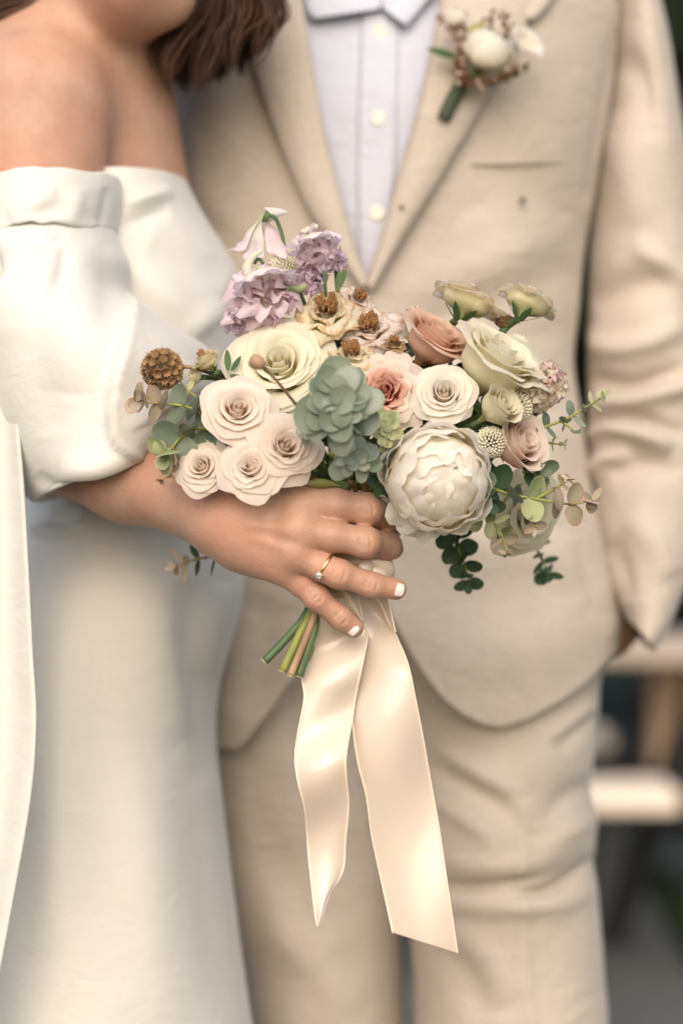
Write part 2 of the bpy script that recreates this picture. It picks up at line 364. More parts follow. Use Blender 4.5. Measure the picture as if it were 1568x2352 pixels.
M['white_rose'] = petal_mat('petal_creamy_white', (0.72, 0.68, 0.30), (0.87, 0.82, 0.58), (0.88, 0.845, 0.69))
M['blush_rose'] = petal_mat('petal_blush', (0.86, 0.68, 0.50), (0.88, 0.74, 0.60), (0.89, 0.80, 0.70))
M['pale_rose'] = petal_mat('petal_pale_blush', (0.82, 0.66, 0.46), (0.87, 0.78, 0.64), (0.88, 0.83, 0.73))
M['peach_rose'] = petal_mat('petal_peach', (0.74, 0.42, 0.24), (0.80, 0.53, 0.37), (0.83, 0.62, 0.48))
M['garden_outer'] = petal_mat('petal_garden_rose_outer', (0.78, 0.50, 0.34), (0.83, 0.62, 0.50), (0.85, 0.74, 0.64))
M['garden_inner'] = petal_mat('petal_garden_rose_heart', (0.55, 0.09, 0.05), (0.70, 0.22, 0.12), (0.83, 0.55, 0.42))
M['peony'] = petal_mat('petal_peony_white', (0.88, 0.78, 0.54), (0.91, 0.86, 0.73), (0.92, 0.89, 0.82))
M['cream_spray'] = petal_mat('petal_cream_spray', (0.52, 0.56, 0.18), (0.80, 0.74, 0.46), (0.83, 0.78, 0.60), edge=(0.66, 0.45, 0.24), spot=((0.55, 0.34, 0.14), 130, 0.66))
M['cream_back'] = petal_mat('petal_cream_underside', (0.66, 0.70, 0.34), (0.88, 0.84, 0.60), (0.90, 0.86, 0.70), edge=(0.74, 0.58, 0.36))
M['pink_spray'] = petal_mat('petal_pale_pink_spray', (0.68, 0.62, 0.34), (0.82, 0.72, 0.62), (0.85, 0.78, 0.74), edge=(0.60, 0.40, 0.24))
M['lavender'] = petal_mat('petal_lavender', (0.88, 0.72, 0.72), (0.87, 0.69, 0.72), (0.88, 0.74, 0.78), edge=(0.78, 0.63, 0.73), spot=((0.55, 0.36, 0.42), 150, 0.66), transl=0.45)
M['lilac'] = petal_mat('petal_lilac', (0.76, 0.62, 0.66), (0.72, 0.57, 0.66), (0.76, 0.63, 0.74), edge=(0.45, 0.37, 0.55), transl=0.45)
M['lav_white'] = petal_mat('petal_white_lavender', (0.72, 0.78, 0.50), (0.86, 0.81, 0.79), (0.84, 0.73, 0.78), edge=(0.74, 0.62, 0.74), transl=0.45)
M['yellow_rose'] = petal_mat('petal_pale_yellow', (0.66, 0.60, 0.26), (0.80, 0.74, 0.50), (0.83, 0.79, 0.62))
M['carn_cream'] = petal_mat('petal_faded_cream', (0.48, 0.40, 0.14), (0.78, 0.68, 0.46), (0.84, 0.78, 0.66), edge=(0.62, 0.44, 0.28))
M['pink'] = petal_mat('petal_pink', (0.72, 0.52, 0.46), (0.78, 0.55, 0.55), (0.80, 0.62, 0.62))
M['brown_petal'] = petal_mat('petal_withered', (0.34, 0.22, 0.08), (0.42, 0.26, 0.12), (0.50, 0.34, 0.18))
M['stamen'] = plain('stamens_brown', (0.25, 0.12, 0.04), rough=0.8, var=0.7, scale=260, detail=2)
M['euca'] = leaf_mat('eucalyptus_grey_green', (0.12, 0.165, 0.115), (0.24, 0.28, 0.21), edge=(0.20, 0.24, 0.16))
M['euca_pale'] = leaf_mat('eucalyptus_bloom', (0.205, 0.245, 0.19), (0.36, 0.375, 0.31), edge=(0.24, 0.28, 0.20))
M['euca_pink'] = leaf_mat('eucalyptus_young', (0.30, 0.28, 0.17), (0.50, 0.43, 0.32), edge=(0.48, 0.26, 0.19))
M['euca_yellow'] = leaf_mat('eucalyptus_yellow_green', (0.26, 0.32, 0.14), (0.50, 0.51, 0.28), edge=(0.40, 0.40, 0.22))
M['euca_dark'] = leaf_mat('eucalyptus_deep_green', (0.040, 0.085, 0.045), (0.075, 0.13, 0.075), edge=(0.06, 0.10, 0.05))
M['leaf'] = leaf_mat('rose_leaf', (0.03, 0.075, 0.025), (0.08, 0.135, 0.045), edge=(0.10, 0.15, 0.05))
M['leaf_yellow'] = leaf_mat('leaf_yellowing', (0.26, 0.28, 0.07), (0.36, 0.35, 0.12), edge=(0.22, 0.26, 0.08))
M['stem'] = plain('stem_green', (0.085, 0.14, 0.055), rough=0.45, var=0.3, scale=90, stretch=(1, 1, 0.2))
M['stem_olive'] = plain('stem_olive', (0.24, 0.25, 0.06), rough=0.5, var=0.3, scale=90, stretch=(1, 1, 0.2))
M['stem_brown'] = plain('stem_brown', (0.36, 0.23, 0.13), rough=0.6, var=0.25, scale=90, stretch=(1, 1, 0.2))
M['stem_pale'] = plain('stem_cut_end', (0.55, 0.52, 0.24), rough=0.7, var=0.25, scale=400)
M['amaranth'] = plain('globe_flower_bracts', (0.74, 0.71, 0.55), rough=0.7, var=0.12, scale=150)
M['drum'] = plain('seed_pod_papery', (0.36, 0.225, 0.11), rough=0.75, var=0.35, scale=160)
M['star'] = plain('seed_star_dark', (0.03, 0.025, 0.015), rough=0.7)
M['sprig'] = plain('dried_sprig', (0.13, 0.06, 0.03), rough=0.8, var=0.5, scale=300)
M['sprig_pale'] = plain('dried_floret', (0.60, 0.46, 0.36), rough=0.8, var=0.3, scale=300)
M['wrap'] = plain('stem_wrap_dark', (0.06, 0.075, 0.045), rough=0.7, var=0.3)

# ------------------------------------------------------------------ the place behind: ground, path, lawn, table, trees
def noise_ground(name, cols, scale, rough, bump=0.3, detail=6):
    m, nt, bs, out = new_mat(name); tc = N(nt, 'ShaderNodeTexCoord')
    a = N(nt, 'ShaderNodeTexNoise'); a.inputs['Scale'].default_value = scale; a.inputs['Detail'].default_value = detail; nt.links.new(tc.outputs['Object'], a.inputs[0])
    b = N(nt, 'ShaderNodeTexNoise'); b.inputs['Scale'].default_value = scale * 0.07; b.inputs['Detail'].default_value = 4; nt.links.new(tc.outputs['Object'], b.inputs[0])
    mm = N(nt, 'ShaderNodeMath', operation='ADD'); nt.links.new(a.outputs[0], mm.inputs[0]); nt.links.new(b.outputs[0], mm.inputs[1])
    hf = N(nt, 'ShaderNodeMath', operation='MULTIPLY'); hf.inputs[1].default_value = 0.5; nt.links.new(mm.outputs[0], hf.inputs[0])
    r = ramp(nt, [(0.35, cols[0]), (0.5, cols[1]), (0.65, cols[2])]); nt.links.new(hf.outputs[0], r.inputs[0]); nt.links.new(r.outputs[0], bs.inputs['Base Color'])
    bs.inputs['Roughness'].default_value = rough; bs.inputs['Specular IOR Level'].default_value = 0.08
    bp = N(nt, 'ShaderNodeBump'); bp.inputs['Strength'].default_value = bump; bp.inputs['Distance'].default_value = 0.01; nt.links.new(a.outputs[0], bp.inputs['Height']); nt.links.new(bp.outputs[0], bs.inputs['Normal'])
    return m
M['soil'] = noise_ground('ground_turf', [(0.012, 0.020, 0.008), (0.022, 0.034, 0.013), (0.040, 0.048, 0.022)], 30, 0.9)
M['path'] = noise_ground('path_concrete', [(0.085, 0.085, 0.078), (0.11, 0.11, 0.10), (0.14, 0.138, 0.125)], 45, 0.85, 0.15)
g = obj('ground', [(-120, -60, 0), (120, -60, 0), (120, 160, 0), (-120, 160, 0)], [[0, 1, 2, 3]], M['soil']); g['kind'] = 'structure'
pv = []
pl = [(-6.5, -4.0), (1.2, -4.0), (0.9, -1.0), (0.70, 4.3), (0.75, 5.3), (0.87, 8.2), (-0.6, 8.2), (-2.5, 6.0), (-6.5, 4.5)]
nP = len(pl)
pvs = [(x, y, 0.03) for x, y in pl] + [(x, y, -0.02) for x, y in pl]
p = obj('path', pvs, [list(range(nP))] + [[k, k + nP, (k + 1) % nP + nP, (k + 1) % nP] for k in range(nP)], M['path'], smooth=False); p['kind'] = 'structure'

M['wood'] = plain('table_wood', (0.78, 0.66, 0.53), rough=0.7, var=0.15, scale=14, stretch=(0.15, 1, 1))  # seat planks: sunlight on them is put into this pale colour
M['wood_old'] = plain('table_wood_weathered', (0.40, 0.33, 0.27), rough=0.8, var=0.2, scale=14, stretch=(0.15, 1, 1))  # darker tone of the table wood, for the tabletop planks
M['wood_tan'] = plain('table_leg_tan', (0.50, 0.34, 0.22), rough=0.7, var=0.15, scale=14)
M['iron'] = plain('table_iron_dark', (0.02, 0.02, 0.02), rough=0.5, var=0.2)
M['blue_paint'] = plain('crate_blue_grey', (0.022, 0.034, 0.042), rough=0.6, var=0.3)
def bevel_box(name, c, h, mat, parent, rot=None, bev=0.006):
    v, f = box_vf((0, 0, 0), h); o = obj(name, v, f, mat, None, smooth=False)
    Mx = Matrix.Translation(Vector(c)) @ (rot if rot is not None else Matrix.Identity(4)); o.matrix_basis = Mx
    if parent is not None: o.parent = parent; o.matrix_parent_inverse = parent.matrix_basis.inverted()
    bm_ = o.modifiers.new('bevel', 'BEVEL'); bm_.width = bev; bm_.segments = 2
    return o
tb = tag(empty('picnic_table', (0.35, 5.75, 0)), 'pale wooden picnic table with dark slanted leg on the lawn behind the couple', 'table')
for k in range(4): bevel_box('tabletop_plank', (0.15, 5.52 + k * 0.145, 0.70), (0.92, 0.068, 0.022), M['wood_old'], tb)
for yy in (5.06, 5.20): bevel_box('seat_plank', (0.10, yy, 0.42), (0.60, 0.066, 0.022), M['wood'], tb)
for yy in (6.34, 6.48): bevel_box('seat_plank', (0.10, yy, 0.42), (0.60, 0.066, 0.022), M['wood'], tb)
for xx in (-0.45, 0.70):
    bevel_box('leg', (xx, 5.40, 0.34), (0.03, 0.045, 0.40), M['iron'], tb, Matrix.Rotation(R_(16), 4, 'Y') @ Matrix.Rotation(R_(24), 4, 'X'))
    bevel_box('leg', (xx, 6.05, 0.34), (0.03, 0.045, 0.40), M['iron'], tb, Matrix.Rotation(R_(16), 4, 'Y') @ Matrix.Rotation(R_(-24), 4, 'X'))
    bevel_box('cross_brace', (xx + 0.062, 5.76, 0.352), (0.03, 0.76, 0.04), M['iron'], tb)
cr = tag(empty('storage_crate', (0.68, 6.75, 0)), 'blue grey slatted crate standing on the lawn behind the picnic table', 'crate')
for k in range(3): bevel_box('slat', (0.68, 6.60, 0.10 + k * 0.125), (0.30, 0.012, 0.052), M['blue_paint'], cr)
for xx in (0.41, 0.95): bevel_box('corner_post', (xx, 6.633, 0.27), (0.025, 0.018, 0.27), M['blue_paint'], cr)
for k in range(3): bevel_box('slat', (0.68, 6.90, 0.10 + k * 0.125), (0.30, 0.012, 0.052), M['blue_paint'], cr)
bevel_box('end_board', (0.79, 5.86, 0.47), (0.042, 0.02, 0.205), M['wood_tan'], tb)

# hedge and trees: leaf-sized faces through the whole crown, three shared crowns
M['tree_leaf'] = leaf_mat('tree_foliage', (0.008, 0.016, 0.006), (0.020, 0.034, 0.011), rough=0.6, transl=0.2)
M['bark'] = plain('tree_bark', (0.05, 0.038, 0.028), rough=0.9, var=0.4, scale=20, stretch=(1, 1, 0.2))
def crown_mesh(name, seed, rx, ry, z0, z1, nclump, nleaf, size):
    r = np.random.default_rng(seed); vs = []; 
    for c in range(nclump):
        u = r.normal(size=3); u /= np.linalg.norm(u); rad = r.uniform(0.25, 1.0) ** 0.5
        cc = np.array([u[0] * rx * rad, u[1] * ry * rad, (z0 + z1) / 2 + u[2] * (z1 - z0) / 2 * rad]); cs = r.uniform(0.12, 0.3) * min(rx, ry)
        q = cc + r.normal(size=(nleaf, 3)) * cs * 0.6
        a = r.normal(size=(nleaf, 3)); a /= np.linalg.norm(a, axis=1, keepdims=True); b = np.cross(a, r.normal(size=(nleaf, 3))); b /= np.linalg.norm(b, axis=1, keepdims=True)
        s = size * r.uniform(0.6, 1.3, (nleaf, 1))
        vs.append(np.stack([q - a * s, q + b * s * 0.5, q + a * s, q - b * s * 0.5], 1))
    v = np.concatenate(vs).reshape(-1, 3); v[:, 2] = np.maximum(v[:, 2], 0.02)
    f = np.arange(len(v)).reshape(-1, 4)
    me = bpy.data.meshes.new(name); me.from_pydata(v.tolist(), [], f.tolist()); me.materials.append(M['tree_leaf']); return me
cm = [crown_mesh('crown', 1, 1.5, 1.3, 1.3, 4.4, 90, 90, 0.07), crown_mesh('crown', 2, 1.7, 1.2, 1.1, 4.9, 100, 90, 0.075)]
hm = crown_mesh('hedge', 5, 1.5, 0.7, 0.0, 3.4, 230, 110, 0.075)
tlab = ['dark leafy tree rising straight behind the picnic table', 'dark spreading tree at the outer end of the hedge', 'tall dark tree behind the bride, beyond the lawn', 'dark broad tree past the hedge, farthest from the table']
for k, (x, y, s, ci) in enumerate([(1.6, 11.2, 1.15, 0), (4.3, 11.8, 1.2, 1), (-2.6, 11.6, 1.1, 1), (-6.0, 13.0, 1.3, 0)]):
    t = tag(empty('garden_tree', (x, y, 0)), tlab[k], 'tree', 'trees beyond the lawn')
    jb = Join(); jb.add(*tube_pts([(x, y, -0.05), (x + 0.05, y, 0.8), (x - 0.05, y + 0.05, 1.8), (x + 0.08, y, 2.9 * s)], [0.17, 0.13, 0.10, 0.04], 10, 14))
    for q in range(5):
        a = q * 1.3 + k; jb.add(*tube_pts([(x, y, (1.1 + 0.25 * q) * s), (x + 0.45 * math.cos(a), y + 0.4 * math.sin(a), (1.7 + 0.25 * q) * s), (x + 0.9 * math.cos(a), y + 0.8 * math.sin(a), (2.2 + 0.3 * q) * s)], [0.07, 0.05, 0.02], 8, 8))
    jb.build('trunk', M['bark'], t)
    link('crown', cm[ci], t, Matrix.Translation((x, y, 0)) @ Matrix.Rotation(k * 1.1, 4, 'Z') @ Matrix.Scale(s, 4))
hlab = ['clipped dark hedge bush directly behind the picnic table', 'clipped dark hedge bush behind the blue grey crate', 'dark hedge bush standing behind the bride', 'dark hedge bush, outermost past the crate', 'dark hedge bush at the hedge end, past the bride']
for k, (x, y) in enumerate([(0.1, 9.6), (2.3, 9.4), (-2.1, 9.7), (4.5, 9.5), (-4.4, 9.9)]):
    o = link('hedge_bush', hm, None, Matrix.Translation((x, y, 0)) @ Matrix.Rotation(k * 0.13 + (math.pi if k % 2 else 0), 4, 'Z')); tag(o, hlab[k], 'hedge', 'hedge behind the lawn')

# ------------------------------------------------------------------ groom
GD = 2.02
JR = []   # torso rings of the jacket: (Lx, Ly, Rx, Ry, distance, half depth)
torso = [(760, -420, 930, -420, 2.04, .075), (640, -340, 1080, -340, 2.04, .10), (420, -270, 1290, -270, 2.04, .105), (330, -170, 1400, -170, 2.04, .115), (318, 0, 1410, 0, 2.03, .125), (325, 200, 1395, 200, 2.02, .13),
         (345, 380, 1366, 380, 2.02, .128), (365, 560, 1332, 560, 2.02, .122), (380, 700, 1318, 700, 2.02, .118), (390, 830, 1306, 830, 2.02, .115), (385, 950, 1322, 950, 2.02, .115),
         (380, 1110, 1345, 1110, 2.02, .118), (380, 1230, 1372, 1230, 2.02, .122), (390, 1400, 1415, 1400, 2.015, .128), (400, 1500, 1405, 1500, 2.01, .13), (410, 1700, 1400, 1700, 2.01, .13)]
TT = catmull(torso, 400)
def ring_at(py, off=0.0):
    T = TT; q = [np.interp(py, T[:, 1], T[:, c]) for c in (0, 2, 4, 5)]
    L = W(q[0], py, q[2]); Rr = W(q[1], py, q[2]); return (L + Rr) / 2, np.linalg.norm(Rr - L) / 2 + off, q[3] + off
def torso_pt(px, py, off=0.0):     # front surface of the torso seen at (px, py)
    d = 1.92
    for _ in range(12):
        c, a, b = ring_at(py, off)
        x = (px - 784) / F * d; t = np.clip((x - c[0]) / a, -0.999, 0.999); d = c[1] - b * math.sqrt(1 - abs(t) ** 2.3)
    return W(px, py, d)
def panel(side, inner, hem, strokes, nu=90, nv=190, top=-405, off=0.004, wob=(14, 0.0014, 3)):
    inner = np.array(inner, float); hem = np.array(hem, float)
    P = np.zeros((nv, nu, 3))
    tpy = np.linspace(-430, 1800, 150); txi = np.array([torso_pt(np.interp(y, inner[:, 1], inner[:, 0]), y, off)[0] for y in tpy])
    def at(s, py):
        c, a, b = ring_at(py, off)
        xi = np.interp(py, tpy, txi); ti = np.clip((xi - c[0]) / a * side, -0.98, 0.98); th0 = math.acos(ti)
        th = th0 * (1 - s / 0.62) if s < 0.62 else -(s - 0.62) / 0.38 * math.pi / 2
        cs, sn = math.cos(th), math.sin(th); e = 0.93
        return np.array([c[0] + side * a * math.copysign(abs(cs) ** e, cs), c[1] - b * math.copysign(abs(sn) ** e, sn), c[2]])
    for j in range(nu):
        s = j / (nu - 1); ph = 1500.0
        for _ in range(14):
            q = at(s, ph); qx = project(q)[0]; qx = qx if s < 0.62 else (1500 if side > 0 else 300)
            ph = 0.6 * ph + 0.4 * np.interp(side * qx, side * hem[::1, 0] if side > 0 else (side * hem[:, 0]), hem[:, 1])
        for i in range(nv):
            P[i, j] = at(s, top + (ph - top) * i / (nv - 1))
    P = P[:, ::-1] if side > 0 else P
    return sculpt(P, strokes, closed=False, wob=wob, flip=1)
right_hem = [(870, 1330), (890, 1380), (920, 1440), (960, 1505), (1010, 1570), (1060, 1612), (1105, 1634), (1150, 1642), (1210, 1628), (1290, 1590), (1350, 1550), (1400, 1505), (1420, 1500)]
left_hem = [(760, 1330), (720, 1440), (690, 1505), (650, 1560), (600, 1630), (560, 1682), (540, 1694), (500, 1692), (380, 1680)]
right_inner = [(930, -420), (1010, -60), (1000, 60), (950, 300), (905, 450), (848, 655), (835, 760), (842, 1000), (862, 1280), (875, 1340), (950, 1700)]
left_inner = [(780, -420), (680, -60), (705, 60), (745, 300), (785, 470), (838, 650), (842, 760), (820, 1000), (775, 1300), (740, 1400), (680, 1700)]
S_right = [([(1415, 60), (1385, 260), (1362, 380), (1345, 470)], 14, -5, 'r'),
           ([(900, 700), (1060, 640), (1200, 560), (1290, 500)], 60, 5, 'r'), ([(880, 760), (1040, 720), (1210, 660), (1300, 590)], 55, -5, 'r'),
           ([(960, 880), (1130, 860), (1300, 800)], 60, 5, 'r'), ([(1000, 960), (1160, 960), (1310, 910)], 45, -4, 'r'),
           ([(1100, 300), (1190, 420), (1290, 520)], 70, -4, 'r'), ([(1090, 480), (1180, 600), (1240, 760)], 80, 4, 'r'),
           ([(930, 1180), (1090, 1260), (1290, 1240), (1380, 1210)], 70, 9, 'r'), ([(1200, 1240), (1300, 1310), (1390, 1400)], 45, 6, 'r'),
           ([(900, 1330), (1000, 1450), (1150, 1500), (1300, 1470), (1400, 1400)], 80, 5, 'r'), ([(1300, 1240), (1340, 1330), (1370, 1420)], 22, -4, 'r'),
           ([(1270, 1215), (1340, 1212)], 16, -4, 'r')]
S_left = [([(370, 120), (390, 300), (420, 420)], 40, -6, 'r'), ([(470, 120), (520, 300), (600, 480)], 60, 5, 'r'), ([(400, 260), (470, 440), (560, 600)], 55, 5, 'r'), ([(440, 480), (540, 560), (640, 600)], 40, -4, 'r'),
          ([(560, 1400), (540, 1530), (520, 1690)], 40, 5, 'r'), ([(640, 1380), (610, 1500), (570, 1640)], 50, -5, 'r')]
groom_root_c = W(850, 1176, 2.03)
# body first: neck, chest and the wrist that goes into the pocket
def groom_sdf(P):
    a = cone_sd(P, W(850, -420, 2.05), W(852, -60, 2.045), .062, .075)
    a = smin(a, ell_sd(P, W(852, 120, 2.05), (.155, .085, .17)), .05)
    a = smin(a, ell_sd(P, W(852, 700, 2.04), (.135, .075, .32)), .06)
    a = smin(a, ell_sd(P, W(860, 1300, 2.03), (.14, .08, .16)), .06)
    for s, sx in ((1, 1410), (-1, 300)):
        a = smin(a, cone_sd(P, W(sx - s * 30, -120, 2.05), W(sx + s * 75, 800, 2.06), .036, .032), .03)
    a = smin(a, cone_sd(P, W(1485, 800, 2.06), W(1462, 1380, 2.02), .032, .016), .02)
    a = smin(a, cone_sd(P, W(1462, 1380, 2.02), W(1395, 1445, 2.02), .016, .018), .015)
    a = smin(a, cone_sd(P, W(1395, 1445, 2.02), W(1320, 1470, 2.0), .024, .018), .015)
    return a
v, f = surface_nets(groom_sdf, (-0.34, 1.90, 0.80), (0.36, 2.20, 1.62), 0.0085)
groom = recentre(obj('person', v, f, M['skin2']))
tag(groom, 'groom in a beige linen suit and open white shirt, hand in pocket, behind the bouquet', 'person')
PR = panel(1, right_inner, right_hem, S_right); PL = panel(-1, left_inner, left_hem, S_left)
jk = Join(); jk.add(PR.reshape(-1, 3), grid_faces(*PR.shape[:2])); jk.add(PL.reshape(-1, 3), grid_faces(*PL.shape[:2]))
jacket = jk.build('jacket', M['linen'], groom)
so = jacket.modifiers.new('thick', 'SOLIDIFY'); so.thickness = 0.003; so.offset = -1
# lapels: shaped patches lying just in front of the panels
def patch(left, right, n=60, nu=24, off=0.012, bulge=0.006, strokes=(), edge=0.0):
    Lp = catmull(left, n); Rp = catmull(right, n); P = np.zeros((n, nu, 3))
    for i in range(n):
        for j in range(nu):
            s = j / (nu - 1); q = Lp[i] * (1 - s) + Rp[i] * s
            P[i, j] = torso_pt(q[0], q[1], off + bulge * math.sin(math.pi * min(max(s, 0), 1)) ** 0.7)
    if strokes: P = sculpt(P, strokes, closed=False)
    return P
Lr = patch([(1030, -100), (1005, 60), (952, 300), (908, 450), (868, 585), (848, 650)], [(1260, -100), (1215, 40), (1120, 215), (1012, 400), (915, 560), (852, 668)])
Ll = patch([(520, -100), (560, 60), (625, 270), (700, 455), (775, 580), (832, 660)], [(670, -100), (702, 60), (742, 300), (785, 470), (818, 585), (840, 650)])
for P_ in (Lr, Ll):
    o = obj('lapel', P_.reshape(-1, 3), grid_faces(*P_.shape[:2]), M['linen'], jacket)
    mo = o.modifiers.new('thick', 'SOLIDIFY'); mo.thickness = 0.0035; mo.offset = 0
# collar piece above the gorge seam, breast pocket welt, tiny dark fleck, lapel hole
Pc = patch([(1222, -60), (1216, 18), (1206, 40)], [(1300, -80), (1262, 0), (1218, 46)], n=20, nu=8, off=0.013, bulge=0.002)
o = obj('collar', Pc.reshape(-1, 3), grid_faces(*Pc.shape[:2]), M['linen'], jacket); o.modifiers.new('thick', 'SOLIDIFY').thickness = 0.003
Pw = patch([(1081, 370), (1081, 374), (1081, 379)], [(1314, 364), (1314, 368), (1314, 373)], n=6, nu=30, off=0.0030, bulge=0.0004)
o = obj('breast_pocket', Pw.reshape(-1, 3), grid_faces(*Pw.shape[:2]), M['linen'], jacket); o.modifiers.new('thick', 'SOLIDIFY').thickness = 0.0006
def disc(name, p, r, mat, parent, n=16, thick=0.0012, dome=0.3, nrm=(0, -1, 0)):
    nrm = Vector(nrm).normalized(); q = nrm.to_track_quat('Z', 'Y').to_matrix(); vs = [];
    for rr, z in ((0.0, thick), (0.55, thick * 0.8), (0.75, thick * 1.15), (0.92, thick * 1.05), (1.0, thick * 0.5), (1.0, -thick)):
        for k in range(n): a = 2 * math.pi * k / n; vs.append(Vector(p) + q @ Vector((rr * r * math.cos(a), rr * r * math.sin(a), z)))
    return obj(name, [tuple(x) for x in vs], grid_faces(6, n, True), mat, parent)
disc('speck', torso_pt(1200, 460, 0.007), 0.0024, M['dark'], jacket); disc('lapel_hole', torso_pt(922, 476, 0.0215), 0.0016, M['dark'], jacket)
# sleeves
sl = [(1360, -190, 1450, -230, 2.045, .055), (1395, -60, 1482, -90, 2.045, .068), (1402, 80, 1520, 60, 2.045, .070), (1392, 230, 1550, 220, 2.04, .070), (1366, 400, 1580, 400, 2.035, .069), (1352, 560, 1604, 570, 2.03, .067), (1352, 700, 1618, 720, 2.03, .065),
      (1350, 830, 1622, 870, 2.03, .062), (1352, 930, 1620, 980, 2.025, .06), (1350, 1030, 1616, 1080, 2.02, .058), (1362, 1130, 1610, 1180, 2.01, .056), (1372, 1230, 1600, 1270, 2.0, .053), (1388, 1330, 1572, 1350, 1.985, .049), (1424, 1398, 1536, 1440, 1.975, .045), (1440, 1425, 1500, 1498, 1.968, .040)]
S_sl = [([(1345, 1010), (1400, 985), (1470, 1000), (1540, 1030)], 22, 9, 'r'), ([(1350, 870), (1420, 885), (1490, 875), (1568, 850)], 22, -10, 'r'), ([(1360, 920), (1440, 925), (1520, 900), (1600, 880)], 26, 8, 'r'),
        ([(1345, 760), (1400, 800), (1480, 790), (1568, 740)], 30, 7, 'r'), ([(1350, 985), (1420, 955), (1500, 975), (1568, 1000)], 18, -7, 'r'), ([(1360, 700), (1450, 660), (1568, 640)], 40, -6, 'r'),
        ([(1450, 560), (1510, 600), (1590, 660)], 26, 5, 'r'), ([(1350, 1110), (1390, 1060), (1450, 1050)], 20, 8, 'r'), ([(1400, 1090), (1480, 1060), (1560, 1090)], 24, -6, 'r'),
        ([(1410, 120), (1470, 180), (1500, 320)], 40, -5, 'r'), ([(1400, 260), (1440, 380), (1470, 520)], 50, 4, 'r'), ([(1440, 1180), (1500, 1250), (1540, 1330)], 40, 5, 'r'), ([(1400, 1240), (1420, 1300), (1440, 1380)], 30, -4, 'r')]
Ps = sculpt(loft(sl, 110, 170), [(a_, b_ * 0.9, c_ * 1.7, k_) for a_, b_, c_, k_ in S_sl], wob=(22, 0.0016, 8))
o = obj('sleeve', Ps.reshape(-1, 3), grid_faces(*Ps.shape[:2], True), M['linen'], jacket); mo = o.modifiers.new('thick', 'SOLIDIFY'); mo.thickness = 0.003; mo.offset = -1
Pi = Ps[-26:].copy(); cI = Pi.mean(1, keepdims=True); Pi = cI + (Pi - cI) * 0.88
o = obj('sleeve_lining', Pi.reshape(-1, 3), grid_faces(*Pi.shape[:2], True), M['lining'], jacket)
sl2 = [(260, -190, 350, -190, 2.06, .055), (215, -60, 330, -60, 2.07, .066), (190, 120, 330, 120, 2.09, .068), (170, 400, 350, 400, 2.12, .066), (160, 700, 350, 700, 2.16, .062), (170, 950, 345, 950, 2.16, .058), (200, 1250, 350, 1250, 2.13, .052), (215, 1420, 345, 1420, 2.11, .048)]
Ps2 = sculpt(loft(sl2, 70, 90), [], wob=(24, 0.004, 9))
o = obj('sleeve', Ps2.reshape(-1, 3), grid_faces(*Ps2.shape[:2], True), M['linen'], jacket)
# shirt: front of the torso inside the jacket, placket, collar, buttons
Psh = patch([(560, -150), (590, 60), (640, 300), (690, 520), (760, 760), (790, 1000), (770, 1400)], [(1150, -150), (1120, 60), (1060, 300), (1000, 520), (930, 760), (930, 1000), (960, 1400)], n=110, nu=70, off=-0.010, bulge=0.0,
            strokes=[([(760, 150), (790, 300), (815, 480)], 26, 4, 'r'), ([(930, 80), (920, 250), (895, 420)], 24, 4, 'r'), ([(720, 60), (760, 180), (800, 260)], 22, -3, 'r'), ([(960, 60), (930, 150), (900, 200)], 18, -3, 'r'), ([(800, 520), (830, 600), (850, 700)], 16, 3, 'r')])
shirt = obj('shirt', Psh.reshape(-1, 3), grid_faces(*Psh.shape[:2]), M['shirt'], groom); shirt.modifiers.new('thick', 'SOLIDIFY').thickness = 0.001
Ppl = patch([(832, 30), (826, 200), (822, 400), (830, 640), (832, 760)], [(915, 30), (910, 200), (905, 400), (872, 640), (872, 760)], n=70, nu=12, off=-0.0070, bulge=0.0006)
o = obj('placket', Ppl.reshape(-1, 3), grid_faces(*Ppl.shape[:2]), M['shirt'], shirt); o.modifiers.new('thick', 'SOLIDIFY').thickness = 0.0012
for bx, by in ((872, 72), (868, 272), (866, 490)): disc('button', torso_pt(bx, by, -0.0052), 0.0058, M['button'], shirt)
for a, b in (([(640, -160), (690, -60), (706, 20), (720, 44)], [(860, -200), (872, -90), (876, -10), (872, 22)]), ([(905, -200), (885, -80), (880, 0), (884, 24)], [(1120, -160), (1030, -60), (980, 0), (930, 60)])):
    Pq = patch(a, b, n=24, nu=24, off=0.0005, bulge=0.004)
    o = obj('collar', Pq.reshape(-1, 3), grid_faces(*Pq.shape[:2]), M['shirt'], shirt); o.modifiers.new('thick', 'SOLIDIFY').thickness = 0.002
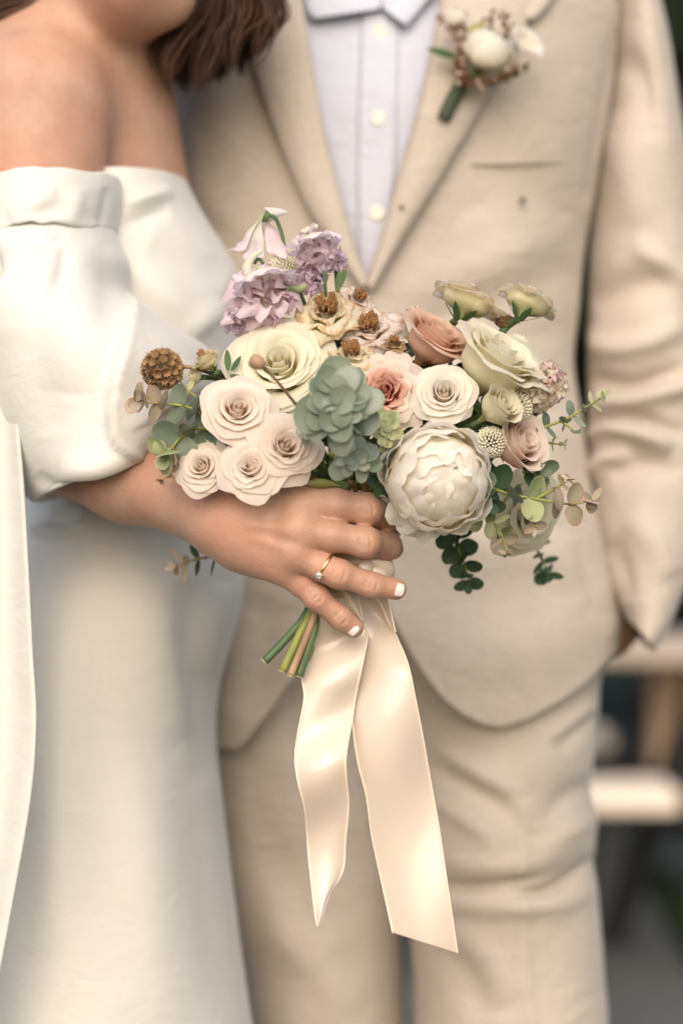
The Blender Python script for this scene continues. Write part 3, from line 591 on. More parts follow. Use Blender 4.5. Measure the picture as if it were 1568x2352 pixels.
# trousers
rl = [(660, 1180, 1345, 1180, 2.02, .105), (700, 1330, 1375, 1330, 2.02, .115), (800, 1480, 1388, 1480, 2.02, .108), (858, 1560, 1374, 1560, 2.02, .108), (880, 1640, 1368, 1640, 2.015, .109), (893, 1730, 1362, 1730, 2.01, .113), (903, 1800, 1352, 1800, 2.005, .110), (911, 1880, 1368, 1880, 2.0, .108), (920, 1975, 1364, 1975, 2.0, .104), (928, 2040, 1374, 2040, 2.0, .103), (938, 2150, 1386, 2150, 2.0, .100), (946, 2250, 1391, 2250, 2.0, .097), (950, 2352, 1396, 2352, 2.0, .095), (965, 2600, 1385, 2600, 2.005, .088), (985, 3000, 1360, 3000, 2.02, .08), (990, 3930, 1350, 3930, 2.04, .085)]
ll = [(400, 1180, 980, 1180, 2.03, .105), (400, 1330, 960, 1330, 2.03, .115), (405, 1500, 930, 1500, 2.04, .108), (415, 1640, 918, 1640, 2.04, .108), (430, 1800, 914, 1800, 2.035, .112), (460, 1950, 916, 1950, 2.04, .108), (500, 2100, 918, 2100, 2.045, .104), (535, 2200, 920, 2200, 2.05, .10), (560, 2352, 925, 2352, 2.05, .097), (570, 2600, 925, 2600, 2.05, .09), (590, 3000, 905, 3000, 2.06, .08), (590, 3870, 895, 3870, 2.06, .085)]
S_rl = [([(935, 2000), (1050, 2035), (1160, 2030), (1230, 2018)], 11, -9, 'r'), ([(1160, 2045), (1250, 2050), (1320, 2010), (1368, 1965)], 12, -9, 'r'), ([(960, 2062), (1100, 2080), (1280, 2080), (1370, 2030)], 26, 6, 'r'), ([(980, 1970), (1120, 1990), (1250, 1975), (1350, 1920)], 30, 6, 'r'),
        ([(960, 1740), (1060, 1800), (1160, 1860), (1230, 1940)], 22, -6, 'r'), ([(980, 1690), (1090, 1770), (1200, 1830)], 24, 5, 'r'), ([(980, 1830), (1080, 1890), (1150, 1960)], 20, 4, 'r'),
        ([(1370, 1880), (1290, 1920), (1230, 1960)], 20, 4, 'r'), ([(1355, 1800), (1300, 1830), (1240, 1890)], 24, -4, 'r'), ([(1368, 1640), (1310, 1690), (1270, 1720)], 16, -4, 'r'), ([(1370, 1600), (1320, 1650), (1250, 1700)], 18, 4, 'r'),
        ([(1200, 1850), (1200, 2100), (1215, 2352)], 14, 3, 'a'), ([(960, 2150), (1050, 2220), (1120, 2352)], 40, -5, 'r'), ([(1000, 2120), (1110, 2190), (1180, 2300)], 40, 4, 'r')]
S_ll = [([(560, 1700), (700, 1760), (820, 1800)], 50, 5, 'r'), ([(560, 1800), (640, 1990), (760, 2160)], 60, -5, 'r'), ([(640, 1560), (700, 1640), (740, 1760)], 40, -5, 'r'), ([(620, 2050), (700, 2200), (830, 2320)], 50, 6, 'r'), ([(800, 1740), (830, 1900), (880, 2050)], 40, 4, 'r')]
P1 = sculpt(loft(rl, 120, 220), S_rl, wob=(15, 0.0022, 21)); P2 = sculpt(loft(ll, 110, 160), S_ll, wob=(13, 0.0025, 22))
tj = Join(); tj.add(P1.reshape(-1, 3), grid_faces(*P1.shape[:2], True)); tj.add(P2.reshape(-1, 3), grid_faces(*P2.shape[:2], True))
tj.build('trousers', M['linen'], groom)
# pocket mouth the hand slips into
Pk = patch([(1256, 1214), (1300, 1208), (1362, 1206)], [(1258, 1232), (1300, 1228), (1366, 1226)], n=20, nu=6, off=0.0075, bulge=0.001)
obj('hip_pocket', Pk.reshape(-1, 3), grid_faces(*Pk.shape[:2]), M['linen'], jacket).modifiers.new('thick', 'SOLIDIFY').thickness = 0.002

# ------------------------------------------------------------------ bride: one body (head, shoulder, arm, hand), then gown and hair
def px2m(p, d): return p / F * d
def bride_upper(P):
    a = cone_sd(P, W(235, -80, 1.81), W(178, 200, 1.835), .050, .051)                    # neck
    a = smin(a, ell_sd(P, W(318, -78, 1.768), (.044, .060, .052)), .009)             # jaw and chin
    a = smin(a, cone_sd(P, W(240, -70, 1.79), W(395, 5, 1.755), .030, .014), .020)
    a = smin(a, ell_sd(P, W(330, -330, 1.80), (.072, .085, .085)), .05)
    a = smin(a, cone_sd(P, W(190, 130, 1.84), W(75, 215, 1.80), .046, .056), .05)        # trapezius to shoulder
    a = smin(a, cone_sd(P, W(215, 330, 1.845), W(265, 560, 1.85), .057, .060), .04)       # chest
    a = smin(a, ell_sd(P, W(200, 480, 1.855), (.068, .075, .13)), .035)
    b = cone_sd(P, W(78, 255, 1.765), W(70, 560, 1.745), .058, .047)                     # upper arm
    b = smin(b, cone_sd(P, W(70, 560, 1.745), W(40, 1010, 1.715), .047, .038), .02)
    return smin(a, b, .016)
hand_chains = {
 'index': [((690, 1160, 1.566), 11.0), ((772, 1160, 1.560), 10.3), ((842, 1170, 1.5635), 9.8), ((893, 1192, 1.585), 8.8), ((905, 1208, 1.605), 7.4)],
 'middle': [((682, 1218, 1.558), 10.8), ((765, 1231, 1.5545), 9.9), ((838, 1246, 1.556), 9.5), ((890, 1254, 1.577), 8.8), ((901, 1260, 1.599), 7.4)],
 'ring': [((672, 1268, 1.560), 10.2), ((742, 1304, 1.5565), 8.9), ((778, 1319, 1.556), 8.7), ((852, 1344, 1.561), 8.0), ((908, 1353, 1.568), 7.1)],
 'pinky': [((650, 1300, 1.568), 9.8), ((690, 1338, 1.566), 8.5), ((726, 1371, 1.566), 7.9), ((782, 1420, 1.569), 7.2), ((812, 1442, 1.572), 6.6)],
}
def bride_arm(P):
    m = 0.001
    fore = cone_sd(P, W(555, 1198, 1.580), W(300, 1082, 1.655), .0235, .0315)
    fore = smin(fore, cone_sd(P, W(300, 1082, 1.655), W(40, 985, 1.725), .0315, .038), .02)
    wr = smin(cone_sd(P, W(520, 1140, 1.590), W(600, 1165, 1.580), .018, .016), cone_sd(P, W(515, 1212, 1.585), W(610, 1265, 1.574), .018, .016), .02)
    palm = smin(fore, wr, .02)
    for k, (nm, ch) in enumerate(hand_chains.items()):
        e = ch[0]; base = W(560, 1150 + 34 * k, 1.580); palm = smin(palm, cone_sd(P, base, W(*e[0]), .0155, e[1] * m), .012)
    palm = smin(palm, cone_sd(P, W(610, 1200, 1.592), W(690, 1230, 1.590), .016, .013), .012)      # flesh of the palm
    th = cone_sd(P, W(585, 1150, 1.600), W(690, 1115, 1.618), .0135, .0115)
    th = smin(th, cone_sd(P, W(690, 1115, 1.618), W(790, 1135, 1.634), .0105, .009), .006); th = smin(th, cone_sd(P, W(790, 1135, 1.634), W(850, 1165, 1.636), .009, .0075), .005)
    palm = smin(palm, th, .012)
    fing = None
    for nm, ch in hand_chains.items():
        c = None
        for (p0, r0), (p1, r1) in zip(ch[:-1], ch[1:]):
            q = cone_sd(P, W(*p0), W(*p1), r0 * m, r1 * m); c = q if c is None else smin(c, q, .004)
        # knuckle rise towards the viewer
        kp = ch[2]; c = smin(c, np.linalg.norm(P - (W(*kp[0]) + np.array([0, -0.0012, 0.0003])).astype(np.float32), axis=-1) - (kp[1] * m - 0.0008), .005)
        fing = c if fing is None else smin(fing, c, .0022)
    a = smin(palm, fing, .0075)
    for nm in hand_chains:
        kp = hand_chains[nm][0]; a = smin(a, np.linalg.norm(P - (W(*kp[0]) + np.array([0.001, -0.0035, 0.001])).astype(np.float32), axis=-1) - kp[1] * m * 0.86, .010)
    return a
v1, f1 = surface_nets(bride_upper, (-0.36, 1.62, 1.00), (0.02, 1.99, 1.50), 0.0045)
v2, f2 = surface_nets(bride_arm, (-0.275, 1.530, 0.915), (0.055, 1.765, 1.115), 0.00125)
# creases across the finger joints, tendons on the back of the hand
wr_strokes = []
for (cx, cy, nx, ny, l) in [(838, 1246, .05, 1, 20), (778, 1319, -.25, 1, 18), (852, 1344, -.2, 1, 12), (726, 1371, -.72, .70, 15), (782, 1420, -.70, .71, 11), (843, 1170, .2, 1, 16)]:
    for o_ in (-8.5, 0, 8.5):
        ax, ay = ny, -nx
        wr_strokes.append(([(cx + ax * o_ - nx * l, cy + ay * o_ - ny * l), (cx + ax * o_ * 1.5, cy + ay * o_ * 1.5), (cx + ax * o_ + nx * l, cy + ay * o_ + ny * l)], 3.6, -1.1, 'r'))
wr_strokes += [([(560, 1205), (620, 1210), (672, 1218)], 12, 0.9, 'r'), ([(570, 1235), (620, 1250), (662, 1266)], 11, 0.8, 'r'), ([(560, 1175), (630, 1168), (680, 1162)], 12, 0.7, 'r'), ([(690, 1196), (650, 1190), (620, 1190)], 12, -0.9, 'r'), ([(690, 1250), (650, 1240), (620, 1235)], 12, -0.9, 'r')]
pxa, pya = project(v2); front = v2[:, 1] < 1.60
v2[:, 1] -= np.where(front, stroke_field(pxa, pya, wr_strokes), 0)
jb = Join(); jb.add(v1, f1); jb.add(v2, f2)
bride = recentre(jb.build('person', M['skin']))
tag(bride, 'bride in an off-shoulder ivory gown holding the bouquet in her ringed hand', 'person')
# nails
def nail(cpx, cpy, d, ax, side, nrm, wd, ln, Rr):
    ax = Vector(ax).normalized(); nrm = Vector(nrm); nrm = (nrm - ax * nrm.dot(ax)).normalized(); sd_ = ax.cross(nrm); c = V3(cpx, cpy, d); n = 11; vs = []
    for i in range(n):
        u = -1 + 2 * i / (n - 1)
        for j in range(n):
            w = -1 + 2 * j / (n - 1)
            k = 1 - 0.10 * (abs(u) ** 4); x = u * ln / 2 * (1 - 0.13 * w ** 4) ; y = w * wd / 2 * k
            h = math.sqrt(max(Rr * Rr - y * y, 0)) - Rr - 0.0008 * (u * u) * (1 if u < 0 else .5)
            vs.append(tuple(c + ax * x + sd_ * y + nrm * h))
    o = obj('fingernail', vs, grid_faces(n, n), M['nail'], bride); mo = o.modifiers.new('thick', 'SOLIDIFY'); mo.thickness = 0.0007; mo.offset = 0
    return o
nail(911, 1354, 1.5605, (0.97, 0.12, -0.16), 0, (0.02, -1, 0.05), .0086, .0098, .0062)
nail(807, 1445, 1.5652, (0.74, 0.08, -0.66), 0, (-0.1, -1, -0.1), .0078, .0088, .0056)
nail(917, 1208, 1.596, (0.25, 0.85, -0.35), 0, (1, -0.35, 0.05), .0085, .0105, .006)
nail(916, 1256, 1.589, (0.2, 0.95, -0.12), 0, (1, -0.3, 0), .0085, .0105, .006)

# gown
G_strokes = [([(285, 470), (330, 455), (400, 440)], 16, 6, 'r'), ([(280, 520), (330, 500), (390, 480)], 16, -5, 'r'), ([(300, 620), (380, 680), (470, 760)], 40, 5, 'r'), ([(350, 560), (430, 600), (520, 640)], 45, -4, 'r'),
             ([(420, 780), (470, 740), (520, 700)], 30, 5, 'r'),
             ([(85, 1215), (140, 1222), (190, 1205), (200, 1170)], 11, 9, 'a'), ([(110, 1188), (150, 1196), (178, 1182)], 18, -7, 'r'),
             ([(430, 1330), (440, 1480), (470, 1640), (490, 1800)], 40, -7, 'r'), ([(360, 1300), (380, 1480), (420, 1700)], 70, 5, 'r'), ([(520, 1340), (500, 1460), (485, 1560)], 40, 5, 'r'),
             ([(120, 1330), (130, 1700), (110, 2200)], 60, 3, 'r'), ([(230, 1320), (240, 1700), (250, 2300)], 70, -3, 'r'), ([(330, 1700), (350, 2000), (380, 2352)], 60, 3, 'r'), ([(440, 1750), (480, 2050), (520, 2352)], 50, -3, 'r'), ([(40, 1750), (60, 2000), (60, 2352)], 50, -3, 'r')]
gw = [(110, 424, 432, 416, 1.845, .092), (95, 450, 446, 445, 1.845, .097), (85, 520, 478, 505, 1.845, .102), (75, 600, 540, 605, 1.845, .106), (70, 700, 562, 690, 1.845, .106), (75, 820, 560, 810, 1.845, .101), (80, 950, 535, 940, 1.845, .097), (70, 1080, 505, 1070, 1.845, .097), (40, 1180, 528, 1180, 1.848, .104), (-20, 1300, 562, 1305, 1.85, .122), (-70, 1400, 556, 1400, 1.85, .130), (-110, 1550, 512, 1550, 1.85, .136), (-130, 1680, 498, 1680, 1.85, .140), (-150, 1830, 510, 1830, 1.85, .144), (-180, 2100, 545, 2100, 1.85, .150), (-215, 2352, 577, 2352, 1.85, .158), (-290, 2900, 640, 2900, 1.85, .18), (-420, 4230, 760, 4230, 1.85, .23)]
Pg = sculpt(loft(gw, 150, 260), G_strokes, wob=(11, 0.0028, 31))
gown = obj('gown', Pg.reshape(-1, 3), grid_faces(*Pg.shape[:2], True), M['gown'], bride)
pf = [(-55, 520, 262, 518, 1.735, .070), (-75, 560, 280, 560, 1.735, .084), (-95, 620, 298, 610, 1.73, .095), (-100, 690, 300, 680, 1.725, .103), (-95, 770, 372, 735, 1.72, .108), (-80, 850, 480, 800, 1.715, .110), (-55, 940, 522, 870, 1.712, .110), (-10, 1030, 516, 945, 1.71, .110), (40, 1105, 478, 1000, 1.705, .108), (72, 1152, 436, 1035, 1.70, .100), (90, 1154, 420, 1034, 1.70, .092), (110, 1120, 400, 1005, 1.70, .085)]
S_pf = [([(330, 1062), (268, 1030), (248, 975), (250, 890), (272, 800), (296, 690), (300, 580)], 16, 15, 's'),
        ([(200, 560), (190, 700), (170, 900)], 70, 5, 'r'), ([(100, 640), (85, 800), (110, 1000)], 50, -3, 'r'), ([(225, 560), (250, 650), (240, 760)], 30, -3, 'r'),
        ([(420, 830), (380, 920), (300, 1010)], 45, 6, 'r'), ([(130, 1080), (230, 1080), (330, 1040)], 30, 6, 'r'), ([(80, 1090), (140, 1130), (240, 1115)], 18, -4, 'r'),
        ([(60, 545), (110, 560), (150, 540)], 9, -3, 'r'), ([(150, 560), (145, 620), (120, 700)], 16, -4, 'r')]
Pp = sculpt(loft(pf, 150, 150), S_pf, wob=(13, 0.0016, 33))
sleeve = obj('sleeve', Pp.reshape(-1, 3), grid_faces(*Pp.shape[:2], True), M['gown'], gown)
bd = [(-58, 436, 262, 421, 1.745, .070), (-66, 428, 274, 415, 1.745, .076), (-70, 455, 278, 446, 1.742, .079), (-72, 490, 276, 482, 1.74, .081), (-70, 525, 270, 516, 1.738, .082), (-66, 556, 266, 534, 1.736, .083), (-60, 548, 258, 528, 1.736, .072)]
Pb = loft(bd, 200, 50)
th = np.linspace(0, 2 * np.pi, 200, endpoint=False)
for i in range(50):
    e = 1 - abs(i / 49 * 2 - 1); Pb[i, :, 2] += (0.0018 * np.sin(th * 5 + 0.6) + 0.0012 * np.sin(th * 11 + 2) + 0.0008 * np.sin(th * 23 + 1) * np.sin(th * 3)) * (1 - e) * (1 if i > 25 else 0.5)
Pb = sculpt(Pb, [([(20, 500), (80, 470), (130, 440)], 20, 4, 'r'), ([(150, 520), (170, 480), (175, 430)], 22, 3, 'r'), ([(230, 520), (240, 480), (245, 430)], 12, -3, 'r')], wob=(40, 0.0016, 35))
obj('sleeve_band', Pb.reshape(-1, 3), grid_faces(*Pb.shape[:2], True), M['gown'], gown)
# hanging panel of the gown at her back
de = catmull([(-12, 540), (2, 590), (24, 690), (36, 820), (46, 980), (58, 1130), (68, 1300), (78, 1500), (86, 1660), (72, 1840), (30, 2080), (-30, 2400), (-80, 2700)], 110)
Pd = np.zeros((110, 40, 3))
for i in range(110):
    for j in range(40):
        s = j / 39; x = -210 + (de[i, 0] + 210) * s
        Pd[i, j] = W(x, de[i, 1] - (1 - s) * 30, 1.625 + 0.03 * (1 - s) + 0.004 * math.sin(s * 15 + i * .03) + 0.004 * s * math.sin(i * 0.06))
obj('drape', Pd.reshape(-1, 3), grid_faces(110, 40), M['gown'], gown).modifiers.new('thick', 'SOLIDIFY').thickness = 0.002

# hair
hj = Join()
def strand(pts, r):
    v, f = tube_pts(np.array([W(*p) for p in pts]), r, 5, 16, False); hj.add(v, f)
rr = random.Random(3)
for c in range(17):
    t = c / 16; xt = 352 + 245 * t + rr.gauss(0, 5); x0 = 470 + 130 * t; tip = 95 + 100 * math.sin(math.pi * min(1, t * 0.72 + 0.20)) + rr.uniform(-34, 8); bend = rr.uniform(4, 34); d0 = 1.79 + rr.uniform(-.03, .05); sw = rr.uniform(-14, 14)
    for k in range(64):
        ox, oy, od = rr.gauss(0, 11), rr.gauss(0, 12), rr.gauss(0, .010); d = d0 + od
        strand([(x0 + 10 + ox * 1.5, -190, d), (x0 - 5 + ox * 1.5, -60, d), ((x0 + xt) / 2 + bend + ox * 1.3 + rr.gauss(0, 7), 30, d), (xt + bend * .7 + sw + ox + rr.gauss(0, 8), tip - 55, d), (xt + sw * .3 + ox * .55, tip + oy, d)], [.0008, .0008, .0008, .0006, .0001])
for k in range(9): strand([(590 + k * 1.5, -150, 1.77), (616 + k, 0, 1.77), (630 + k * .6, 60, 1.77), (612, 130, 1.77), (578 - k, 166 - k * 2, 1.77)], [.0006, .0006, .0005, .0004, .0001])
for k in range(260):
    t = rr.random(); d = 1.80 + rr.uniform(-.03, .09); y1 = 62 - t * 60 + rr.gauss(0, 7)
    strand([(210 - rr.uniform(0, 60), -170, d), (150 - 30 * t, -60, d), (80 + rr.gauss(0, 12), -5 + (y1 - 20) * 0.5, d), (20, y1 - 5, d), (-70, y1 + 22, d)], [.0012, .0012, .0012, .0012, .0010])
hair = hj.build('hair', M['hair'], bride); hair['kind'] = 'stuff'
v, f = surface_nets(lambda P: smin(ell_sd(P, W(300, -330, 1.83), (.095, .10, .11)), ell_sd(P, W(490, -190, 1.83), (.045, .05, .06)), .04), (-0.28, 1.69, 1.36), (0.02, 1.97, 1.66), 0.006)
obj('hair_cap', v, f, M['hair'], bride)

# ring: worn on the ring finger
ringc = V3(745, 1303, 1.5565); rax = (V3(778, 1319, 1.556) - V3(742, 1304, 1.5565)).normalized(); rax = (rax + Vector((0.08, 0, -0.22))).normalized()
q = rax.to_track_quat('Z', 'Y').to_matrix(); rv = []; n1, n2 = 48, 10
for i in range(n1):
    a = 2 * math.pi * i / n1
    for j in range(n2):
        b = 2 * math.pi * j / n2; r = 0.0098 + 0.00075 * math.cos(b); rv.append(tuple(ringc + q @ Vector((r * math.cos(a), r * math.sin(a), 0.0011 * math.sin(b)))))
rf = [[i * n2 + j, ((i + 1) % n1) * n2 + j, ((i + 1) % n1) * n2 + (j + 1) % n2, i * n2 + (j + 1) % n2] for i in range(n1) for j in range(n2)]
ring = tag(empty('finger_ring', ringc), 'thin gold ring with a single clear stone on the bride\'s finger', 'ring')
obj('band', rv, rf, M['gold'], ring)
sc_ = V3(729, 1320, 1.5475); sn = (sc_ - ringc); sn = (sn - rax * sn.dot(rax)).normalized(); sc_ = ringc + sn * 0.0112; qq = (sn + Vector((0, -0.5, 0))).normalized().to_track_quat('Z', 'Y').to_matrix(); sv = []
for rr_, z in ((0.0012, 0.0016), (0.0021, 0.0009), (0.0026, 0.0), (0.0002, -0.0022)):
    for k in range(10): a = 2 * math.pi * k / 10; sv.append(tuple(sc_ + qq @ Vector((rr_ * math.cos(a), rr_ * math.sin(a), z))))
obj('stone', sv, grid_faces(4, 10, True).tolist() + [list(range(10))[::-1]], M['stone'], ring, smooth=False)
sj = Join()
for k in range(6):
    a = 2 * math.pi * k / 6; p0 = sc_ + qq @ Vector((0.0012 * math.cos(a), 0.0012 * math.sin(a), -0.0028)); p1 = sc_ + qq @ Vector((0.0028 * math.cos(a), 0.0028 * math.sin(a), 0.0004)); p2 = sc_ + qq @ Vector((0.0024 * math.cos(a), 0.0024 * math.sin(a), 0.0009))
    sj.add(*tube_pts([p0, p1, p2], [.0005, .00045, .0004], 6))
sj.build('setting', M['gold'], ring)

# ------------------------------------------------------------------ bouquet
BQ = tag(empty('bouquet', V3(760, 1300, 1.60)), 'hand-tied bouquet of white, blush and peach roses with eucalyptus and satin ribbon', 'bouquet')
HANDLE = V3(792, 1175, 1.612)          # where the stems meet behind the fingers
def frame(axis, roll=0.0):             # axis given as (right, up, towards the camera)
    z = Vector((axis[0], -axis[2], axis[1])).normalized(); up = Vector((0, 0, 1)) if abs(z.z) < 0.95 else Vector((0, -1, 0))
    x = up.cross(z).normalized(); y = z.cross(x)
    return Matrix((x, y, z)).transposed().to_4x4() @ Matrix.Rotation(roll, 4, 'Z')
def flower_matrix(px, py, d, rpx, axis, roll=0.0):
    return Matrix.Translation(V3(px, py, d)) @ frame(axis, roll) @ Matrix.Scale(rpx / F * d, 4)
pet_cache = {}
def petal_verts(Rr, H0, H1, flare, curl, half, point, spiral, ruffle, seed, na=15, nt=12, ecurl=0.0, close=0.0, corner=0.16):
    r = np.random.default_rng(seed); a = np.linspace(-1, 1, na)[None, :]; t = np.linspace(0, 1, nt)[:, None] ** 0.85
    k1, k2, k3 = r.uniform(0, 6.28, 3); top = 1 - corner * np.abs(a) ** 3.6 + point * np.exp(-(a / 0.22) ** 2) + (0.02 + 0.5 * ruffle) * np.sin(3.4 * a + k1) + (0.006 + 0.3 * ruffle) * np.sin(9 * a + k2)
    tt = t * top; rho = Rr * (0.14 + 0.86 * smooth01(tt / 0.55)); s = np.clip((tt - 0.5) / 0.5, 0, 1.3)
    rho = rho + flare * s ** 2 - close * s ** 1.5
    z = H0 + (H1 - H0) * tt ** 0.9 + 0 * a
    c = np.clip((s - 0.62) / 0.38, 0, 1.4)
    side = 1 + ecurl * np.abs(a) ** 2
    rho = rho + curl * c ** 1.6 * side; z = z - curl * 0.75 * c ** 2.2 * side
    wid = half * (0.42 + 0.58 * smooth01(tt / 0.5)); phi = a * wid
    rho = rho * (1 - spiral * a)
    z = z + ruffle * s * np.sin(6.0 * a + k3 + 2 * tt); rho = rho + ruffle * s * (0.8 * np.sin(7.5 * a + k1) + 0.5 * np.sin(13 * a + k2))
    rho = rho + 0.012 * np.sin(3 * a + 5 * tt + k2)
    x = rho * np.cos(phi); y = rho * np.sin(phi)
    V = np.stack([x, y, z], -1).reshape(-1, 3); U = np.stack([(a + 1) / 2 + 0 * tt, t + 0 * a], -1).reshape(-1, 2)
    return V, grid_faces(nt, na), U
def petal_mesh(key, **kw):
    if key not in pet_cache:
        V, fc, U = petal_verts(**kw); o = obj('petal', V, fc, M['white_rose'], None, True, U); me = o.data; bpy.data.objects.remove(o)
        me.materials.clear(); me.materials.append(None); pet_cache[key] = me
    return pet_cache[key]
def petal(me, mat, parent, Mx, name='petal'):
    o = link(name, me, parent, Mx); o.material_slots[0].link = 'OBJECT'; o.material_slots[0].material = mat; return o
def flower_root(name, label, Mx):
    e = link(name, None, BQ, Matrix.Translation(Mx.translation)); e['label'] = label; return e
def stem_to(root, p0, mat=None, r=0.0021, target=None, sag=0.0):
    p0 = Vector(p0); t = target or (HANDLE + Vector((rng.uniform(-.009, .009), rng.uniform(-.006, .006), 0.006))); mid = (p0 + t) / 2 + Vector((0, 0.012, 0.004 + sag))
    v, f = tube_pts([p0, mid, t], [r, r, r], 8, 10); return obj('stem', v, f, mat or M['stem'], root)
def sepals(root, Mx, zb, n=5, ln=0.55, mat=None, spread=0.3):
    for k in range(n):
        a = 2 * math.pi * k / n + rng.uniform(-.2, .2); q = []; U = []
        for i in range(7):
            t = i / 6; w = 0.13 * math.sin(math.pi * min(1, t * 0.8 + 0.2)) * (1 - t) ** 0.4
            rad = 0.10 + spread * math.sin(t * 1.6) + 0.12 * t; z = zb + ln * (t - 0.55 * t * t * spread * 2)
            for s in (-1, 0, 1): q.append((rad + (0.02 if s == 0 else 0), s * w, z)); U.append((0.3, t))
        o = obj('sepal', q, grid_faces(7, 3), mat or M['leaf'], None, True, U); o.matrix_basis = Mx @ Matrix.Rotation(a, 4, 'Z'); o.parent = root; o.matrix_parent_inverse = root.matrix_basis.inverted()

ROSE_N = [2, 3, 3, 3, 4, 5, 5, 5]
def rose(name, label, px, py, d, rpx, axis, mat, roll=0.0, openness=1.0, rings=7, inner=None, n_inner=0, stem=True, point=0.02, dome=0.5, ruffle=0.004, style='rose', seed=0, sep=False, drop=0.40):
    Mx = flower_matrix(px, py, d, rpx, axis, roll); root = flower_root(name, label, Mx); r = random.Random(seed * 31 + 5); ang = r.random() * 6
    for i in range(rings):
        u = i / (rings - 1); n = ROSE_N[min(i + max(0, 8 - rings), 7)]
        if style == 'garden': n = [3, 4, 5, 6, 7, 7, 6, 5][min(i, 7)]
        for k in range(n):
            var = (k + i) % 3; key = (style, rings, i, var, round(openness, 2), round(dome, 2), drop)
            RL = 0.09 + 0.76 * u ** 1.05; Rr = RL * (0.70 if style == 'rose' else 0.76)
            me = petal_mesh(key, Rr=Rr, H0=-0.62 + 0.1 * u, H1=dome - drop * u ** 1.8 + 0.03 * var, flare=RL * (0.14 + 0.20 * openness), curl=(0.03 + 0.15 * u ** 1.2) * (0.4 + 0.6 * openness),
                            half=1.75 - 0.60 * u if style == 'rose' else 1.1 - 0.3 * u, point=point * (0.4 + u), spiral=0.13 - 0.05 * u, ruffle=ruffle * (0.5 + u), seed=hash((i, var)) % 1000, ecurl=1.0 * u, close=0.09 * (1 - u))
            a = ang + 2 * math.pi * k / n + r.uniform(-.12, .12)
            tilt = Matrix.Rotation(r.uniform(-.05, .05), 4, 'X') @ Matrix.Rotation(r.uniform(-.05, .06), 4, 'Y')
            petal(me, inner if (inner and i < n_inner) else mat, root, Mx @ Matrix.Rotation(a, 4, 'Z') @ tilt)
        ang += 1.02 + r.uniform(-.2, .2)
    if sep: sepals(root, Mx, -0.62)
    if stem: stem_to(root, Mx @ Vector((0, 0, -0.55)))
    return root, Mx
def ruffle_ball(name, label, px, py, d, rpx, axis, mat, n=46, psize=0.5, seed=0, squash=(1, 1, 0.8), ruffle=0.05, stem=True, mat2=None, frac=0.3, cover=1.1):
    """A double, ruffled bloom: many small wavy petals leaving a common heart."""
    Mx = flower_matrix(px, py, d, rpx, axis); root = flower_root(name, label, Mx); r = random.Random(seed)
    for k in range(n):
        u = (k + 0.5) / n; el = math.acos(1 - cover * u); a = k * 2.39996 + r.uniform(-.25, .25)
        dirv = Vector((math.sin(el) * math.cos(a), math.sin(el) * math.sin(a), math.cos(el)))
        key = ('ruf', k % 5, round(ruffle, 3)); me = petal_mesh(key, Rr=0.5, H0=-0.2, H1=1.0, flare=0.15, curl=0.22, half=0.95, point=0.0, spiral=0.06 * (k % 3 - 1), ruffle=ruffle * 2.2, seed=200 + k % 5, ecurl=0.4)
        rad = 1 - psize * 0.62; pos = Vector((dirv.x * squash[0] * rad, dirv.y * squash[1] * rad, dirv.z * squash[2] * rad))
        R1 = dirv.to_track_quat('Z', 'Y').to_matrix().to_4x4() @ Matrix.Rotation(r.uniform(0, 6.28), 4, 'Z') @ Matrix.Rotation(r.uniform(-.4, .4), 4, 'Y')
        s = psize * r.uniform(0.8, 1.2)
        petal(me, mat2 if (mat2 and r.random() < frac) else mat, root, Mx @ Matrix.Translation(pos) @ R1 @ Matrix.Translation((-0.3 * s, 0, -0.45 * s)) @ Matrix.Scale(s, 4))
    if stem: stem_to(root, Mx @ Vector((0, 0, -0.3)))
    return root, Mx

# --- the large blooms
rose('rose', 'largest creamy white rose, above the blush roses and left of the eucalyptus clump', 645, 850, 1.578, 124, (-0.05, 0.46, 1), M['white_rose'], 0.4, 0.7, dome=0.62, seed=1, drop=0.36)
rose('rose', 'blush rose just below the largest white rose', 547, 945, 1.548, 88, (0.10, 0.36, 1), M['blush_rose'], 0.9, 0.65, dome=0.5, seed=2)
rose('rose', 'small blush rose lowest and outermost beside the forearm', 467, 1074, 1.552, 69, (-0.30, 0.28, 1), M['blush_rose'], 2.0, 0.65, seed=3, dome=0.5, point=0.035)
rose('rose', 'blush rose resting on the back of the hand', 578, 1076, 1.537, 78, (-0.12, 0.30, 1), M['blush_rose'], 3.1, 0.75, seed=4, dome=0.5, point=0.035)
rose('rose', 'blush rose tucked under the eucalyptus clump', 652, 1030, 1.542, 86, (0.34, 0.34, 1), M['blush_rose'], 4.4, 0.75, seed=5, dome=0.5, point=0.035)
rose('garden_rose', 'peach garden rose with a red heart', 884, 897, 1.555, 97, (-0.12, 0.24, 1), M['garden_outer'], 0.5, 0.55, inner=M['garden_inner'], n_inner=4, style='garden', ruffle=0.03, seed=6, dome=0.28, point=0.0)
rose('rose', 'small white blush rose above the peony', 1019, 906, 1.553, 78, (-0.05, 0.34, 1), M['pale_rose'], 1.1, 0.5, seed=7, dome=0.5)
rose('rose', 'peach rose turned sideways behind the garden rose', 985, 800, 1.586, 98, (0.55, 0.75, 0.42), M['peach_rose'], 0.2, 0.45, rings=6, seed=8, dome=0.7, drop=0.2)
rose('rose', 'white rose in side view opening outwards past the peach rose', 1118, 862, 1.574, 126, (0.50, 0.68, 0.38), M['white_rose'], 1.2, 0.5, rings=6, seed=9, dome=0.72, drop=0.12, ruffle=0.02)
